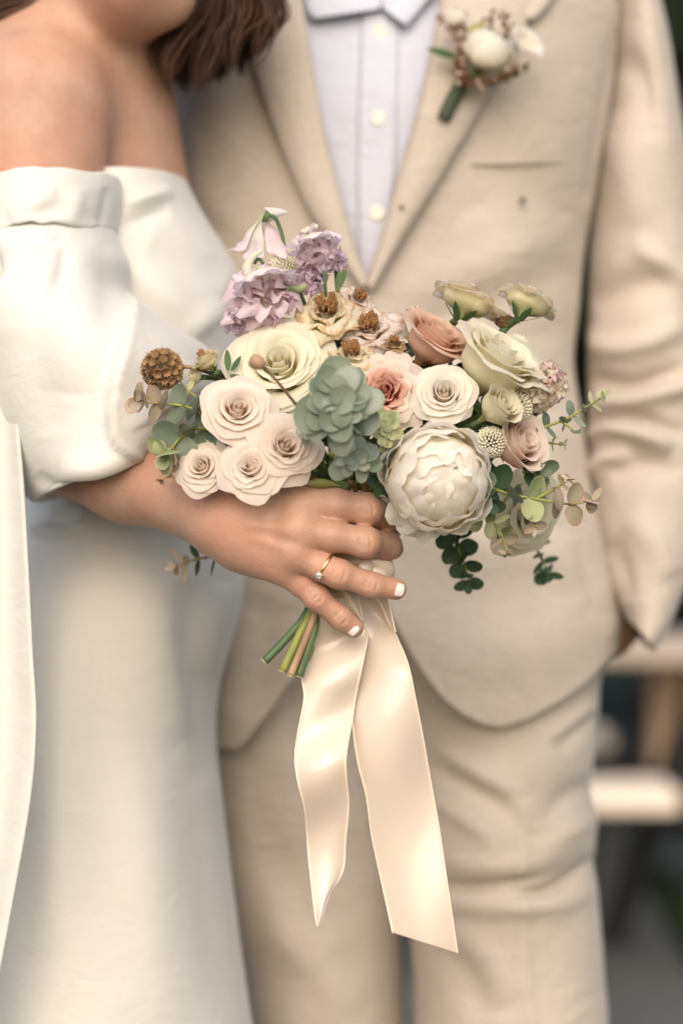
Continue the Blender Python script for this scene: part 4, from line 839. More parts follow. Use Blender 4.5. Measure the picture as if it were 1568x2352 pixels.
rose('rose', 'pale peach rose in side view beside the peony', 1168, 1030, 1.575, 86, (0.62, 0.30, 0.62), M['garden_outer'], 0.6, 0.1, rings=5, seed=10, dome=0.8, drop=0.05, ruffle=0.006)
rose('rose', 'pale yellow rose at the back below the sprigs', 1205, 1175, 1.640, 104, (0.5, -0.25, 0.7), M['yellow_rose'], 2.1, 0.9, rings=6, seed=11, dome=0.5)

# --- peony: a full ball of ruffled petals over large guard petals
def shell_mesh(key, e_lip, e_base, R0, half, lift, ruffle, seed, na=15, nt=12):
    if key not in pet_cache:
        r = np.random.default_rng(seed); a = np.linspace(-1, 1, na)[None, :]; t = np.linspace(0, 1, nt)[:, None]; k = r.uniform(0, 6.28, 5)
        top = 1 - 0.13 * np.abs(a) ** 3 + 0.05 * np.sin(3.5 * a + k[0]) + 0.03 * np.sin(8 * a + k[1]) + 0.02 * np.sin(15 * a + k[4])
        th = e_base + (e_lip - e_base) * t * top; s_ = t * top
        rad = R0 * (1 + lift * s_ ** 3) + ruffle * s_ ** 2 * (np.sin(6 * a + k[2]) + 0.6 * np.sin(11 * a + k[3])) - 0.10 * np.abs(a) ** 3 * R0 * (1 - 0.5 * s_)
        wd = half * (0.5 + 0.5 * smooth01(t / 0.5)) * a      # half width across, in radii
        c, sn = np.cos(th), np.sin(th); x0 = sn * np.cos(wd); y0 = np.sin(wd) + 0 * th; z0 = c * np.cos(wd)
        V = (np.stack([x0, y0, z0], -1) * rad[..., None]).reshape(-1, 3); U = np.stack([(a + 1) / 2 + 0 * t, t + 0 * a], -1).reshape(-1, 2)
        o = obj('petal', V, grid_faces(nt, na), M['peony'], None, True, U); me = o.data; bpy.data.objects.remove(o); me.materials.clear(); me.materials.append(None); pet_cache[key] = me
    return pet_cache[key]
def peony(px, py, d, rpx, axis):
    Mx = flower_matrix(px, py, d, rpx, axis, 0.3); root = flower_root('peony', 'large white peony, fullest bloom of the bouquet', Mx); r = random.Random(12); ang = 0
    for i, (lip, n, R0) in enumerate([(-0.42, 2, 0.70), (-0.25, 3, 0.73), (-0.02, 4, 0.77), (0.24, 5, 0.81), (0.48, 6, 0.85), (0.72, 6, 0.90), (0.95, 7, 0.94), (1.18, 7, 0.97)]):
        for k in range(n):
            v_ = (k + i) % 4; me = shell_mesh(('shell', i, v_), lip + 0.05 * (v_ - 1.5), lip + 1.25, R0, 0.74 - 0.02 * i, 0.07 + 0.035 * v_, 0.042, 500 + 10 * i + v_)
            tilt = Matrix.Rotation(r.uniform(-.17, .17), 4, 'X') @ Matrix.Rotation(r.uniform(-.17, .17), 4, 'Y')
            petal(me, M['peony'], root, Mx @ Matrix.Rotation(ang + 2 * math.pi * k / n + r.uniform(-.3, .3), 4, 'Z') @ tilt @ Matrix.Scale(r.uniform(0.97, 1.03), 4))
        ang += 0.7
    for k, (a, t, s) in enumerate([(-2.25, 0.45, 1.25), (-1.95, 0.55, 1.35), (-1.60, 0.5, 1.2), (0.9, 0.35, 1.0), (2.6, 0.3, 1.0), (0.2, 0.3, 1.0)]):
        me = petal_mesh(('guard', k % 3), Rr=0.66, H0=-0.5, H1=0.20, flare=0.20, curl=0.10, half=0.42, point=0.05, spiral=0.05, ruffle=0.04, seed=480 + k % 3, na=12, nt=11)
        petal(me, M['peony'], root, Mx @ Matrix.Rotation(a - 0.3, 4, 'Z') @ Matrix.Rotation(t, 4, 'Y') @ Matrix.Scale(s, 4))
    stem_to(root, Mx @ Vector((0, 0, -0.5)))
peony(1003, 1100, 1.540, 122, (0.05, 0.05, 1))

# --- cream spray roses, open and fading, with brown hearts
def stamens(root, Mx, n=70, r0=0.30, h=0.42, seed=0, z0=-0.05):
    J = Join(); r = np.random.default_rng(seed)
    for k in range(n):
        a = r.uniform(0, 6.28); q = r0 * r.uniform(0, 1) ** 0.5; p0 = np.array([q * 0.5 * math.cos(a), q * 0.5 * math.sin(a), z0]); p1 = np.array([q * math.cos(a), q * math.sin(a), z0 + h * r.uniform(0.6, 1.0)])
        v, f = tube_pts([p0, (p0 + p1) / 2 + r.normal(size=3) * 0.02, p1], [0.018, 0.016, 0.045], 5); J.add(v, f)
    o = J.build('stamens', M['stamen'], None); o.matrix_basis = Mx; o.parent = root; o.matrix_parent_inverse = root.matrix_basis.inverted(); o['kind'] = 'stuff'
for k, (lab, px, py, d, rp, ax, mt, st, op) in enumerate([
        ('cream spray rose with the largest brown heart, above the white rose', 750, 716, 1.585, 76, (-0.05, 0.72, 0.8), 'cream_spray', 1, 1.0),
        ('pale pink spray rose with a dark red-brown heart', 850, 752, 1.588, 68, (-0.15, 0.6, 0.85), 'pink_spray', 1, 1.1),
        ('cream spray rose directly above the eucalyptus clump', 808, 815, 1.568, 62, (-0.1, 0.85, 0.6), 'cream_spray', 1, 0.8),
        ('small cream spray rose at the edge of the shirt', 822, 686, 1.602, 46, (0.35, 0.6, 0.7), 'pink_spray', 1, 0.8),
        ('faded spray rosebud beside the peach rose', 905, 788, 1.572, 32, (0.0, 0.9, 0.5), 'brown_petal', 1, 0.4)]):
    rt, Mx = rose('spray_rose', lab, px, py, d, rp, ax, M[mt], 0.7 * k, op, rings=5, seed=20 + k, dome=0.25, ruffle=0.05, point=0.02)
    stamens(rt, Mx, 80, 0.36, 0.62, k)
for k, (lab, px, py, d, rp, ax, sx, sy) in enumerate([
        ('cream spray rose seen from behind on a bent green stem, nearer the shirt', 1072, 690, 1.60, 86, (0.34, 0.85, -0.16), 1025, 775),
        ('cream spray rose seen from behind on a bent green stem, outermost', 1212, 692, 1.60, 78, (0.42, 0.85, -0.14), 1130, 800)]):
    rt, Mx = rose('spray_rose', lab, px, py, d, rp, ax, M['cream_back'], 1.0 + k, 0.55, rings=7, drop=0.30, seed=30 + k, dome=0.42, ruffle=0.03, stem=False, sep=True)
    stem_to(rt, Mx @ Vector((0, 0, -0.55)), M['stem'], 0.0026, V3(sx, sy, 1.60))
rt, Mx = rose('spray_rose', 'withered brown spray rose between the two seen from behind', 1158, 742, 1.612, 36, (0.1, 0.9, 0.1), M['brown_petal'], 0.3, 0.3, rings=5, seed=33, dome=0.6, ruffle=0.06)
rose('lisianthus_bud', 'white lisianthus bud in long green sepals, above the pale peach rose', 1125, 950, 1.556, 62, (0.62, 0.45, 0.62), M['yellow_rose'], 0.2, 0.0, rings=5, seed=34, dome=0.95, sep=True, drop=0.0, ruffle=0.004)
rt, Mx = rose('rosebud', 'small cream rosebud with green sepals beside the brown seed pod', 478, 834, 1.575, 40, (-0.5, 0.75, 0.25), M['cream_spray'], 0.2, 0.25, rings=5, seed=35, dome=0.75, sep=True, stem=False)
stem_to(rt, Mx @ Vector((0, 0, -0.6)), M['stem'], 0.0024, V3(560, 905, 1.585)); stamens(rt, Mx, 40, 0.25, 1.0, 7)
rt, Mx = rose('rosebud', 'pale green rosebud hanging below the cream rosebud', 452, 866, 1.58, 26, (-0.75, 0.0, 0.4), M['yellow_rose'], 0.2, 0.15, rings=4, seed=36, dome=0.8, sep=True, stem=False)
stem_to(rt, Mx @ Vector((0, 0, -0.6)), M['stem'], 0.0018, V3(540, 900, 1.588))
ruffle_ball('carnation', 'faded cream bloom with brown underside at the outer edge', 1228, 895, 1.580, 58, (0.72, 0.15, 0.5), M['carn_cream'], 34, 0.55, 41, (1, 1, 0.5), 0.05)
ruffle_ball('carnation', 'faded cream and pink bloom outermost beside the sleeve', 1262, 878, 1.588, 54, (0.85, 0.25, 0.3), M['carn_cream'], 30, 0.55, 42, (1, 1, 0.5), 0.05, mat2=M['pink'], frac=0.45)

# --- lavender delphiniums
ruffle_ball('delphinium', 'largest lavender delphinium bloom beside the gown', 606, 692, 1.588, 84, (0.08, -0.12, 1), M['lavender'], 34, 0.78, 51, (1, 0.95, 0.7), 0.06, mat2=M['lav_white'], frac=0.3)
ruffle_ball('delphinium', 'lavender delphinium bloom below the largest one', 558, 725, 1.592, 50, (-0.4, -0.25, 1), M['lavender'], 22, 0.8, 52, (1, 1, 0.7), 0.05, mat2=M['lilac'], frac=0.35)
ruffle_ball('delphinium', 'lavender delphinium bloom on top against the jacket', 725, 580, 1.600, 62, (0.1, -0.1, 1), M['lavender'], 30, 0.78, 53, (1, 0.9, 0.7), 0.05, mat2=M['lav_white'], frac=0.25)
ruffle_ball('delphinium', 'small purple delphinium floret below the top one', 716, 640, 1.604, 42, (-0.1, -0.2, 1), M['lilac'], 26, 0.55, 54, (1, 0.9, 0.7), 0.04)
ruffle_ball('delphinium', 'small purple delphinium floret at the outer side of the top one', 775, 600, 1.604, 28, (0.5, -0.1, 1), M['lilac'], 18, 0.6, 55, (1, 1, 0.7), 0.04)
# hoods and spurs of the doubles
def spur(root_name, label, pts, r0, mat):
    rt = link(root_name, None, BQ, Matrix.Translation(V3(*pts[0]))); rt['label'] = label
    v, f = tube_pts([W(*p) for p in pts], r0, 10, 18); obj('spur', v, f, mat, rt, uv=np.full((len(v), 2), 0.4)); return rt
def hood(label, px, py, d, rp, axis, spur_pts, seed):
    Mx = flower_matrix(px, py, d, rp, axis, seed); rt = flower_root('delphinium_hood', label, Mx)
    for k in range(6):
        me = petal_mesh(('hood', k % 3), Rr=0.50, H0=-0.12, H1=0.80, flare=0.22, curl=0.06, half=0.85, point=0.03, spiral=0.05, ruffle=0.045, seed=640 + k % 3, na=12, nt=11)
        petal(me, M['lav_white'], rt, Mx @ Matrix.Rotation(k * 1.047, 4, 'Z') @ Matrix.Rotation(0.30, 4, 'Y'))
    v, f = tube_pts([W(*p) for p in spur_pts], np.linspace(.0046, .0011, len(spur_pts)), 10, 18); obj('spur', v, f, M['lav_white'], rt, uv=np.full((len(v), 2), 0.35))
hood('pale hood with a curled spur over the largest delphinium', 596, 622, 1.574, 86, (0.30, -0.92, 0.30), [(580, 648, 1.585), (568, 622, 1.584), (572, 602, 1.584), (586, 585, 1.584), (602, 577, 1.585)], 0.2)
hood('pale hood with a short spur on the top delphinium', 716, 540, 1.588, 62, (0.3, -0.92, 0.30), [(704, 550, 1.597), (700, 538, 1.597), (708, 530, 1.597), (722, 524, 1.597), (728, 516, 1.597)], 0.9)
spur('delphinium_spur', 'pale green spur lying across the purple floret', [(640, 655, 1.583), (668, 662, 1.582), (690, 664, 1.582), (706, 655, 1.583)], [.003, .0028, .0024, .001], M['euca_yellow'])
# the nodding single floret
Mx = flower_matrix(603, 502, 1.60, 88, (0.03, -0.80, -0.40), 0.2); rt = flower_root('delphinium', 'single nodding white delphinium floret on a bare stem', Mx)
for k, a in enumerate([0.2, 1.35, 2.5, 3.8, 5.0, 5.8]):
    me = petal_mesh(('nod', k % 3), Rr=0.35, H0=-0.1, H1=0.98, flare=0.22, curl=0.05, half=0.68, point=0.05, spiral=0.05, ruffle=0.05, seed=600 + k % 3, na=12, nt=11)
    petal(me, M['lav_white'] if k % 3 else M['lavender'], rt, Mx @ Matrix.Rotation(a, 4, 'Z') @ Matrix.Rotation(0.10 + 0.16 * (k % 2), 4, 'Y'))
v, f = tube_pts([W(612, 494, 1.597), W(640, 488, 1.597), W(661, 488, 1.598)], [.0055, .003, .0008], 10, 10); obj('spur', v, f, M['lav_white'], rt, uv=np.full((len(v), 2), 0.5))
v, f = tube_pts([W(606, 496, 1.592), W(618, 500, 1.592)], [.0045, .003], 10, 5); obj('calyx', v, f, M['stem'], rt)
v, f = tube_pts([W(614, 496, 1.592), W(632, 500, 1.595), W(648, 540, 1.60), (W(656, 580, 1.603)), W(700, 700, 1.61)], [.0013, .0014, .0014, .0014, .0014], 8, 16); obj('stem', v, f, M['stem'], rt)
for nm, pts in (('hooked_stem', [(584, 606, 1.59), (590, 596, 1.59), (600, 598, 1.59), (610, 622, 1.592), (640, 690, 1.60)]), ('bare_stem', [(745, 622, 1.59), (747, 665, 1.592), (748, 690, 1.6)])):
    v, f = tube_pts([W(*p) for p in pts], [.0012] * len(pts), 7, 14); obj('stem', v, f, M['stem'], BQ)

# --- globe amaranths
def globe(label, px, py, d, rp, axis, stretch=1.1, n=190, seed=0):
    Mx = flower_matrix(px, py, d, rp, axis); rt = flower_root('globe_amaranth', label, Mx); J = Join(); r = np.random.default_rng(seed)
    for k in range(n):
        u = (k + .5) / n; el = math.acos(1 - 1.8 * u); a = k * 2.39996; dv = np.array([math.sin(el) * math.cos(a), math.sin(el) * math.sin(a), math.cos(el)])
        t1 = np.cross(dv, [0.1, 0.2, 1]); t1 /= np.linalg.norm(t1) + 1e-9; t2 = np.cross(dv, t1); upd = (dv * 0.75 + np.array([0, 0, 0.6])); upd /= np.linalg.norm(upd)
        b = dv * 0.72 * np.array([1, 1, stretch]); tip = b + upd * r.uniform(0.27, 0.36)
        w = 0.085; J.add(np.array([b + t1 * w, b + t2 * w, b - t1 * w, b - t2 * w, (b + tip) / 2 + t1 * w, (b + tip) / 2 + t2 * w * .8, (b + tip) / 2 - t1 * w, (b + tip) / 2 - t2 * w * .8, tip]),
                        [[0, 1, 5, 4], [1, 2, 6, 5], [2, 3, 7, 6], [3, 0, 4, 7], [4, 5, 8], [5, 6, 8], [6, 7, 8], [7, 4, 8]])
    o = J.build('bracts', M['amaranth'], None); o.matrix_basis = Mx; o.parent = rt; o.matrix_parent_inverse = rt.matrix_basis.inverted(); o['kind'] = 'stuff'
    stem_to(rt, Mx @ Vector((0, 0, -0.6)), M['stem'], 0.0014)
globe('white globe amaranth between the lavender delphiniums', 652, 612, 1.603, 37, (-0.25, 0.6, 0.6), 1.05, seed=1)
globe('cream globe amaranth beside the lisianthus bud', 1186, 936, 1.572, 40, (0.35, 0.4, 0.7), 1.0, seed=2)
globe('cream globe amaranth beside the peony', 1127, 1016, 1.560, 40, (-0.1, 0.1, 1), 1.15, seed=3)
globe('pale globe amaranth behind the side-view white rose', 1182, 800, 1.605, 34, (0.4, 0.6, 0.5), 1.0, seed=4)

# --- drumstick seed pod: papery cups around dark stars
Mx = flower_matrix(373, 848, 1.575, 46, (-0.2, 0.1, 1)); rt = flower_root('seed_pod', 'round brown papery seed pod with dark stars', Mx); J = Join(); SJ = []
for k in range(60):
    u = (k + .5) / 60; el = math.acos(1 - 1.85 * u); a = k * 2.39996; dv = Vector((math.sin(el) * math.cos(a), math.sin(el) * math.sin(a), math.cos(el)))
    Mq = Matrix.Translation(dv * 0.62) @ dv.to_track_quat('Z', 'Y').to_matrix().to_4x4(); nn = 18; vs = []
    for rad, z in ((0.03, 0.04), (0.11, 0.16), (0.17, 0.30), (0.21, 0.36)):
        for q in range(nn):
            aa = 2 * math.pi * q / nn; fl = 1 + (0.10 if q % 2 else -0.04) * (z > 0.2); vs.append(tuple(Mq @ Vector((rad * fl * math.cos(aa), rad * fl * math.sin(aa), z + (0.10 if (q % 2 and z > .3) else 0)))))
    J.add(np.array(vs), grid_faces(4, nn, True))
    if k in (0, 4, 7, 12, 15): SJ.append(Mq)
J.add(*[q_ for q_ in (lambda vv, ff: (vv * 0.66 / 0.66, ff))(*surface_nets(lambda P: np.linalg.norm(P, axis=-1) - 0.70, (-.8, -.8, -.8), (.8, .8, .8), 0.1))])
for k in range(420):
    u = (k + .5) / 420; el = math.acos(1 - 1.9 * u); a = k * 2.39996; dv = np.array([math.sin(el) * math.cos(a), math.sin(el) * math.sin(a), math.cos(el)]); q_ = dv + rng.normal(size=3) * 0.10
    J.add(*tube_pts([dv * 0.86, q_ * 0.98, q_ * (1.06 + 0.10 * rng.random())], [.012, .010, .003], 3))
o = J.build('papery_cups', M['drum'], None); o.matrix_basis = Mx; o.parent = rt; o.matrix_parent_inverse = rt.matrix_basis.inverted(); o['kind'] = 'stuff'
for Mq in SJ:
    vs = [tuple(Mq @ Vector((0, 0, 0.36)))] + [tuple(Mq @ Vector(((0.27 if q % 2 == 0 else 0.07) * math.cos(q * math.pi / 5), (0.27 if q % 2 == 0 else 0.05) * math.sin(q * math.pi / 5), 0.50 if q % 2 == 0 else 0.40))) for q in range(10)]
    o = obj('star', vs, [[0, 1 + q, 1 + (q + 1) % 10] for q in range(10)], M['star']); o.matrix_basis = Mx; o.parent = rt; o.matrix_parent_inverse = rt.matrix_basis.inverted()
v, f = tube_pts([W(412, 842, 1.578), W(450, 846, 1.58), W(520, 870, 1.59)], [.0013] * 3, 7, 10); obj('stem', v, f, M['stem_brown'], rt)
# dry seed head on a thin stalk in front of the white rose
rt = link('dry_seed_head', None, BQ, Matrix.Translation(V3(588, 831, 1.47))); rt['label'] = 'small dry brown seed head on a thin stalk in front of the white rose'
v, f = tube_pts([W(574, 824, 1.47), W(578, 826, 1.47), W(590, 832, 1.47), (W(602, 838, 1.472)), W(606, 841, 1.473)], [.0020, .0040, .0046, .0034, .001], 12, 14); obj('capsule', v, f, M['stem_brown'], rt)
v, f = tube_pts([W(604, 840, 1.473), W(640, 880, 1.49), W(672, 920, 1.515), W(694, 948, 1.54)], [.0010] * 4, 7, 14); obj('stalk', v, f, M['stem_brown'], rt)
# brown tufts above the peach rose
for k, (x, y) in enumerate([(942, 718), (955, 708), (972, 730), (984, 744)]):
    rt = link('dried_tuft', None, BQ, Matrix.Translation(V3(x, y, 1.605))); J = Join()
    for q in range(9):
        a = rng.uniform(-.6, .6); l = rng.uniform(10, 20); J.add(*tube_pts([W(x, y + 24, 1.605), W(x + a * 8, y + 4, 1.605 + rng.uniform(-.003, .003)), W(x + a * 18, y + 12 - l, 1.605)], [.0006, .0009, .0003], 5, 6))
    J.build('bristles', M['sprig_pale'] if k % 2 else M['sprig'], rt)

# --- eucalyptus: paired round leaves along a stem, each leaf an object
def leaf_disc(name, aspect=1.0, cup=0.18, fold=0.10, n=16, tipp=0.0, seed=0):
    vs = [(0.5, 0, -cup * 0.0)]; U = [(0.0, .5)]; r = np.random.default_rng(seed)
    for ring in (0.33, 0.66, 1.0):
        for k in range(n):
            a = 2 * math.pi * k / n; x = math.cos(a) * ring; y = math.sin(a) * ring * aspect
            rr_ = 1 + 0.03 * math.sin(3 * a + seed) + 0.02 * math.sin(5 * a)
            x *= rr_; y *= rr_
            if x > 0: x *= 1 + tipp * (1 - abs(y) / (aspect + 1e-6)) * ring
            vs.append((0.5 + 0.5 * x, 0.5 * y, cup * 0.5 * (x * x + y * y) + fold * abs(y) * 0.5 - 0.03 * ring)); U.append((ring, .5))
    fc = [[0, 1 + k, 1 + (k + 1) % n] for k in range(n)]
    for q in range(2):
        fc += [[1 + q * n + k, 1 + (q + 1) * n + k, 1 + (q + 1) * n + (k + 1) % n, 1 + q * n + (k + 1) % n] for k in range(n)]
    o = obj(name, vs, fc, M['euca'], None, True, U); me = o.data; bpy.data.objects.remove(o); me.materials.clear(); me.materials.append(None); return me
LV = [leaf_disc('leaf', 1.0, 0.18, 0.1, seed=1), leaf_disc('leaf', 0.92, -0.12, 0.16, seed=2), leaf_disc('leaf', 1.05, 0.28, 0.05, seed=3), leaf_disc('leaf', 0.5, 0.1, 0.15, tipp=0.25, seed=4), leaf_disc('leaf', 0.36, 0.05, 0.2, tipp=0.35, seed=5)]
def put_leaf(root, p, dirv, nrm, size, mat, kind=0):
    x = Vector(dirv).normalized(); z = Vector(nrm); z = (z - x * z.dot(x)); z = z.normalized() if z.length > 1e-4 else x.orthogonal().normalized(); y = z.cross(x)
    Mx = Matrix.Translation(Vector(p)) @ Matrix((x, y, z)).transposed().to_4x4() @ Matrix.Scale(size, 4)
    o = link('leaf', LV[kind], root, Mx); o.material_slots[0].link = 'OBJECT'; o.material_slots[0].material = mat; return o
def sprig(label, pts, sizes, mats, n, seed, kinds=(0, 1, 2), stem_mat='stem_olive', sr=.0012, spread=1.0, endbud=True, forward=0.35):
    r = random.Random(seed); P = catmull(np.array([W(*p) for p in pts]), 40); root = link('eucalyptus_sprig', None, BQ, Matrix.Translation(Vector(P[0]))); root['label'] = label
    v, f = tube_pts(P[::3], np.linspace(sr, sr * 0.45, len(P[::3])), 6); obj('stem', v, f, M[stem_mat], root)
    for k in range(n):
        t = (k + 0.6) / n; i = min(int(t * 39), 38); p = Vector(P[i]); tan = Vector(P[i + 1] - P[i]).normalized()
        perp = tan.cross(Vector((0, -1, 0))).normalized(); dep = tan.cross(perp).normalized(); a0 = k * 1.57 + r.uniform(-.3, .3)
        sz = 1.18 * (sizes[0] + (sizes[1] - sizes[0]) * t) / F * pts[0][2] * r.uniform(0.85, 1.15); mt = mats[min(int(t * len(mats)), len(mats) - 1)]
        for s in (-1, 1):
            out = (perp * math.cos(a0) + dep * math.sin(a0)) * s; dv = (out * spread + tan * forward).normalized(); nr = (tan * 0.8 + Vector((r.uniform(-.5, .5), -0.9, r.uniform(-.2, .6)))).normalized()
            put_leaf(root, p, dv, nr, sz, M[mt], r.choice(kinds))
    if endbud:
        for q in range(3): put_leaf(root, P[-1], Vector((r.uniform(-1, 1), r.uniform(-1, 0.2), r.uniform(-1, 1))), Vector((r.uniform(-.4, .4), -1, .4)), sizes[1] / F * pts[0][2] * 0.8, M[mats[-1]], r.choice(kinds))
    return root
sprig('eucalyptus sprig with pinkish young leaves reaching past the seed pod', [(500, 985, 1.565), (445, 940, 1.560), (390, 928, 1.558), (345, 925, 1.556), (312, 915, 1.555)], (54, 32), ['euca', 'euca', 'euca_pink', 'euca_pink', 'euca_pink'], 7, 61)
sprig('grey green eucalyptus sprig drooping along the sleeve', [(500, 990, 1.56), (450, 985, 1.556), (415, 1005, 1.554), (390, 1035, 1.553), (372, 1045, 1.553)], (58, 46), ['euca', 'euca', 'euca_yellow'], 5, 62)
sprig('thin sprig of little brown pods over the forearm', [(436, 1040, 1.562), (410, 1068, 1.558), (388, 1090, 1.556), (368, 1104, 1.555)], (18, 16), ['euca_pink', 'stem_brown'], 4, 63, stem_mat='stem_brown')
sprig('thin green sprig running up to the rosebud stem', [(500, 985, 1.58), (470, 930, 1.578), (430, 895, 1.577), (410, 870, 1.577)], (18, 26), ['euca', 'euca_yellow'], 4, 64, kinds=(3, 3))
sprig('eucalyptus sprig reaching out over the jacket sleeve', [(1190, 1010, 1.585), (1240, 985, 1.582), (1300, 962, 1.58), (1345, 935, 1.578), (1386, 910, 1.577)], (36, 24), ['euca_dark', 'euca', 'euca_pale', 'euca_yellow'], 8, 65, kinds=(3, 1, 3))
sprig('short thin eucalyptus side shoot below the long one', [(1230, 1012, 1.59), (1265, 1018, 1.59), (1300, 1022, 1.59)], (20, 14), ['euca', 'euca_yellow'], 5, 66, kinds=(4, 3))
sprig('small drooping shoot off the long eucalyptus sprig', [(1285, 965, 1.58), (1305, 980, 1.58), (1322, 994, 1.58)], (14, 18), ['euca'], 2, 67, kinds=(3,))
sprig('eucalyptus sprig with reddish round leaves at its tip', [(1110, 1115, 1.565), (1170, 1135, 1.562), (1240, 1148, 1.560), (1310, 1158, 1.558), (1360, 1148, 1.557)], (52, 40), ['euca_dark', 'euca', 'euca_yellow', 'euca_pink', 'euca_pink'], 6, 68, kinds=(0, 1, 3))
sprig('reddish shoot rising from the lower eucalyptus sprig', [(1230, 1145, 1.562), (1265, 1128, 1.56), (1290, 1112, 1.56), (1305, 1100, 1.56)], (18, 24), ['euca', 'euca_pink', 'euca_pink'], 4, 69, kinds=(3, 4, 0))
sprig('brownish shoot hanging from the lower eucalyptus sprig', [(1190, 1140, 1.563), (1215, 1180, 1.56), (1228, 1212, 1.56)], (22, 26), ['euca_pink'], 3, 70, kinds=(3, 0))
sprig('olive and bronze eucalyptus shoot under the peony', [(1080, 1175, 1.575), (1125, 1195, 1.572), (1150, 1225, 1.570), (1165, 1272, 1.568)], (38, 26), ['euca_yellow', 'euca_yellow', 'euca_pink'], 6, 71, kinds=(0, 4, 3))
sprig('deep green eucalyptus sprig hanging below the peony', [(1040, 1215, 1.65), (1050, 1255, 1.655), (1068, 1300, 1.655), (1076, 1345, 1.655)], (44, 26), ['euca_dark'], 7, 72, kinds=(0, 1))
sprig('blurred green sprig hanging in front of the trouser pocket', [(1222, 1235, 1.70), (1238, 1275, 1.70), (1252, 1300, 1.70), (1258, 1325, 1.70)], (30, 28), ['euca', 'euca_dark'], 5, 73, kinds=(0, 1, 3))
sprig('blurred brownish sprig showing below the forearm', [(500, 1275, 1.655), (465, 1282, 1.66), (430, 1290, 1.66), (405, 1302, 1.66)], (36, 34), ['leaf', 'euca_pink'], 6, 74, kinds=(3, 4), stem_mat='stem_brown')
sprig('small green shoot beside the peony edge', [(1090, 1110, 1.55), (1115, 1130, 1.548), (1120, 1160, 1.548)], (40, 34), ['euca', 'euca_dark'], 3, 75)
sprig('round green leaves beside the pale peach rose', [(1200, 1085, 1.575), (1232, 1080, 1.573), (1245, 1085, 1.572)], (40, 34), ['euca_dark', 'euca'], 3, 76)
# big rosettes of round leaves seen end-on
def rosette(label, px, py, d, rpx, mats, n, seed, lsz=0.9, elong=(1, 1)):
    r = random.Random(seed); c = V3(px, py, d); root = link('eucalyptus_rosette', None, BQ, Matrix.Translation(c)); root['label'] = label; R0 = rpx / F * d
    for k in range(n):
        u = (k + 0.5) / n; a = k * 2.39996; rad = R0 * 0.62 * math.sqrt(u); z = 0.55 * R0 * (1 - u) ** 0.8
        off = Vector((math.cos(a) * rad * elong[0], -z, math.sin(a) * rad * elong[1])); dv = Vector((math.cos(a) * elong[0], -0.55 * (1 - u) + 0.25, math.sin(a) * elong[1])) + Vector((r.uniform(-.3, .3), r.uniform(-.2, .2), r.uniform(-.3, .3)))
        off = off + Vector((r.uniform(-.14, .14), r.uniform(-.12, .12), r.uniform(-.14, .14))) * R0; nr = Vector((-math.cos(a) * 0.45 + r.uniform(-.65, .65), -1, -math.sin(a) * 0.45 + 0.45 + r.uniform(-.6, .6)))
        put_leaf(root, c + off - dv.normalized() * R0 * 0.2, dv, nr, R0 * lsz * (0.55 + 0.45 * u) * r.uniform(0.8, 1.2), M[r.choice(mats)], r.choice((0, 1, 2)))
    v, f = tube_pts([c + Vector((0, 0.4 * R0, 0)), (c + HANDLE) / 2 + Vector((0, 0.02, 0)), HANDLE], [.0018] * 3, 7, 10); obj('stem', v, f, M['stem_olive'], root)
rosette('large grey green eucalyptus clump at the centre of the bouquet', 776, 930, 1.495, 77, ['euca_pale', 'euca_pale', 'euca', 'euca'], 27, 81, 1.05, (0.9, 1.05))
rosette('smaller eucalyptus rosette below the large clump', 812, 1058, 1.528, 50, ['euca', 'euca_pale'], 14, 82, 1.0)
rosette('yellow green eucalyptus tip beside the garden rose', 886, 985, 1.540, 42, ['euca_yellow'], 18, 83, 0.8, (0.75, 1.35))
rosette('deep green eucalyptus leaves between clump and peony', 872, 1050, 1.546, 40, ['euca', 'euca_dark'], 12, 84, 0.95, (1.0, 0.9))
rosette('dark eucalyptus leaves against the lower edge of the peony', 880, 1102, 1.552, 34, ['euca_dark', 'leaf'], 8, 85, 1.0)
rosette('pale eucalyptus leaves over the edge of the blush rose', 706, 990, 1.535, 32, ['euca_pale', 'euca'], 9, 86, 0.9, (0.7, 1.1))
# dark inner greenery filling the gaps, and stems in the opening above the hand
J = Join(); r = np.random.default_rng(9)
me0 = LV[3]; lc = np.array([v_.co for v_ in me0.vertices]); lf = [list(p_.vertices) for p_ in me0.polygons]
for k in range(330):
    a, b = r.uniform(0, 6.28), r.uniform(0, 1) ** 0.5; px = 860 + 350 * b * math.cos(a); py = 960 + 160 * b * math.sin(a) ; d = 1.598 + r.uniform(0, 0.045)
    if px < 640 and py > 1060: continue
    Q = Matrix.Rotation(r.uniform(0, 6.28), 3, 'Y') @ Matrix.Rotation(r.uniform(-.9, .9), 3, 'X'); s = r.uniform(.014, .026)
    J.add((lc * s) @ np.array(Q).T + W(px, py, d), lf, np.full((len(lc), 2), .3))
o = J.build('inner_greenery', M['leaf'], BQ); o['kind'] = 'stuff'
for pts, mt, rad in (([(700, 1040, 1.57), (735, 1070, 1.58), (760, 1120, 1.60)], 'stem', .0024), ([(665, 1092, 1.565), (700, 1108, 1.575), (730, 1128, 1.59)], 'stem', .0022), ([(805, 1105, 1.57), (815, 1125, 1.58), (820, 1150, 1.60)], 'stem_brown', .0018), ([(838, 1100, 1.57), (838, 1122, 1.58), (830, 1150, 1.60)], 'stem_brown', .0022), ([(760, 1040, 1.575), (780, 1090, 1.59), (790, 1140, 1.61)], 'stem_olive', .002), ([(720, 1080, 1.59), (750, 1110, 1.60), (780, 1140, 1.61)], 'stem', .002)):
    v, f = tube_pts([W(*p_) for p_ in pts], [rad] * 3, 8, 10); obj('stem', v, f, M[mt], BQ)
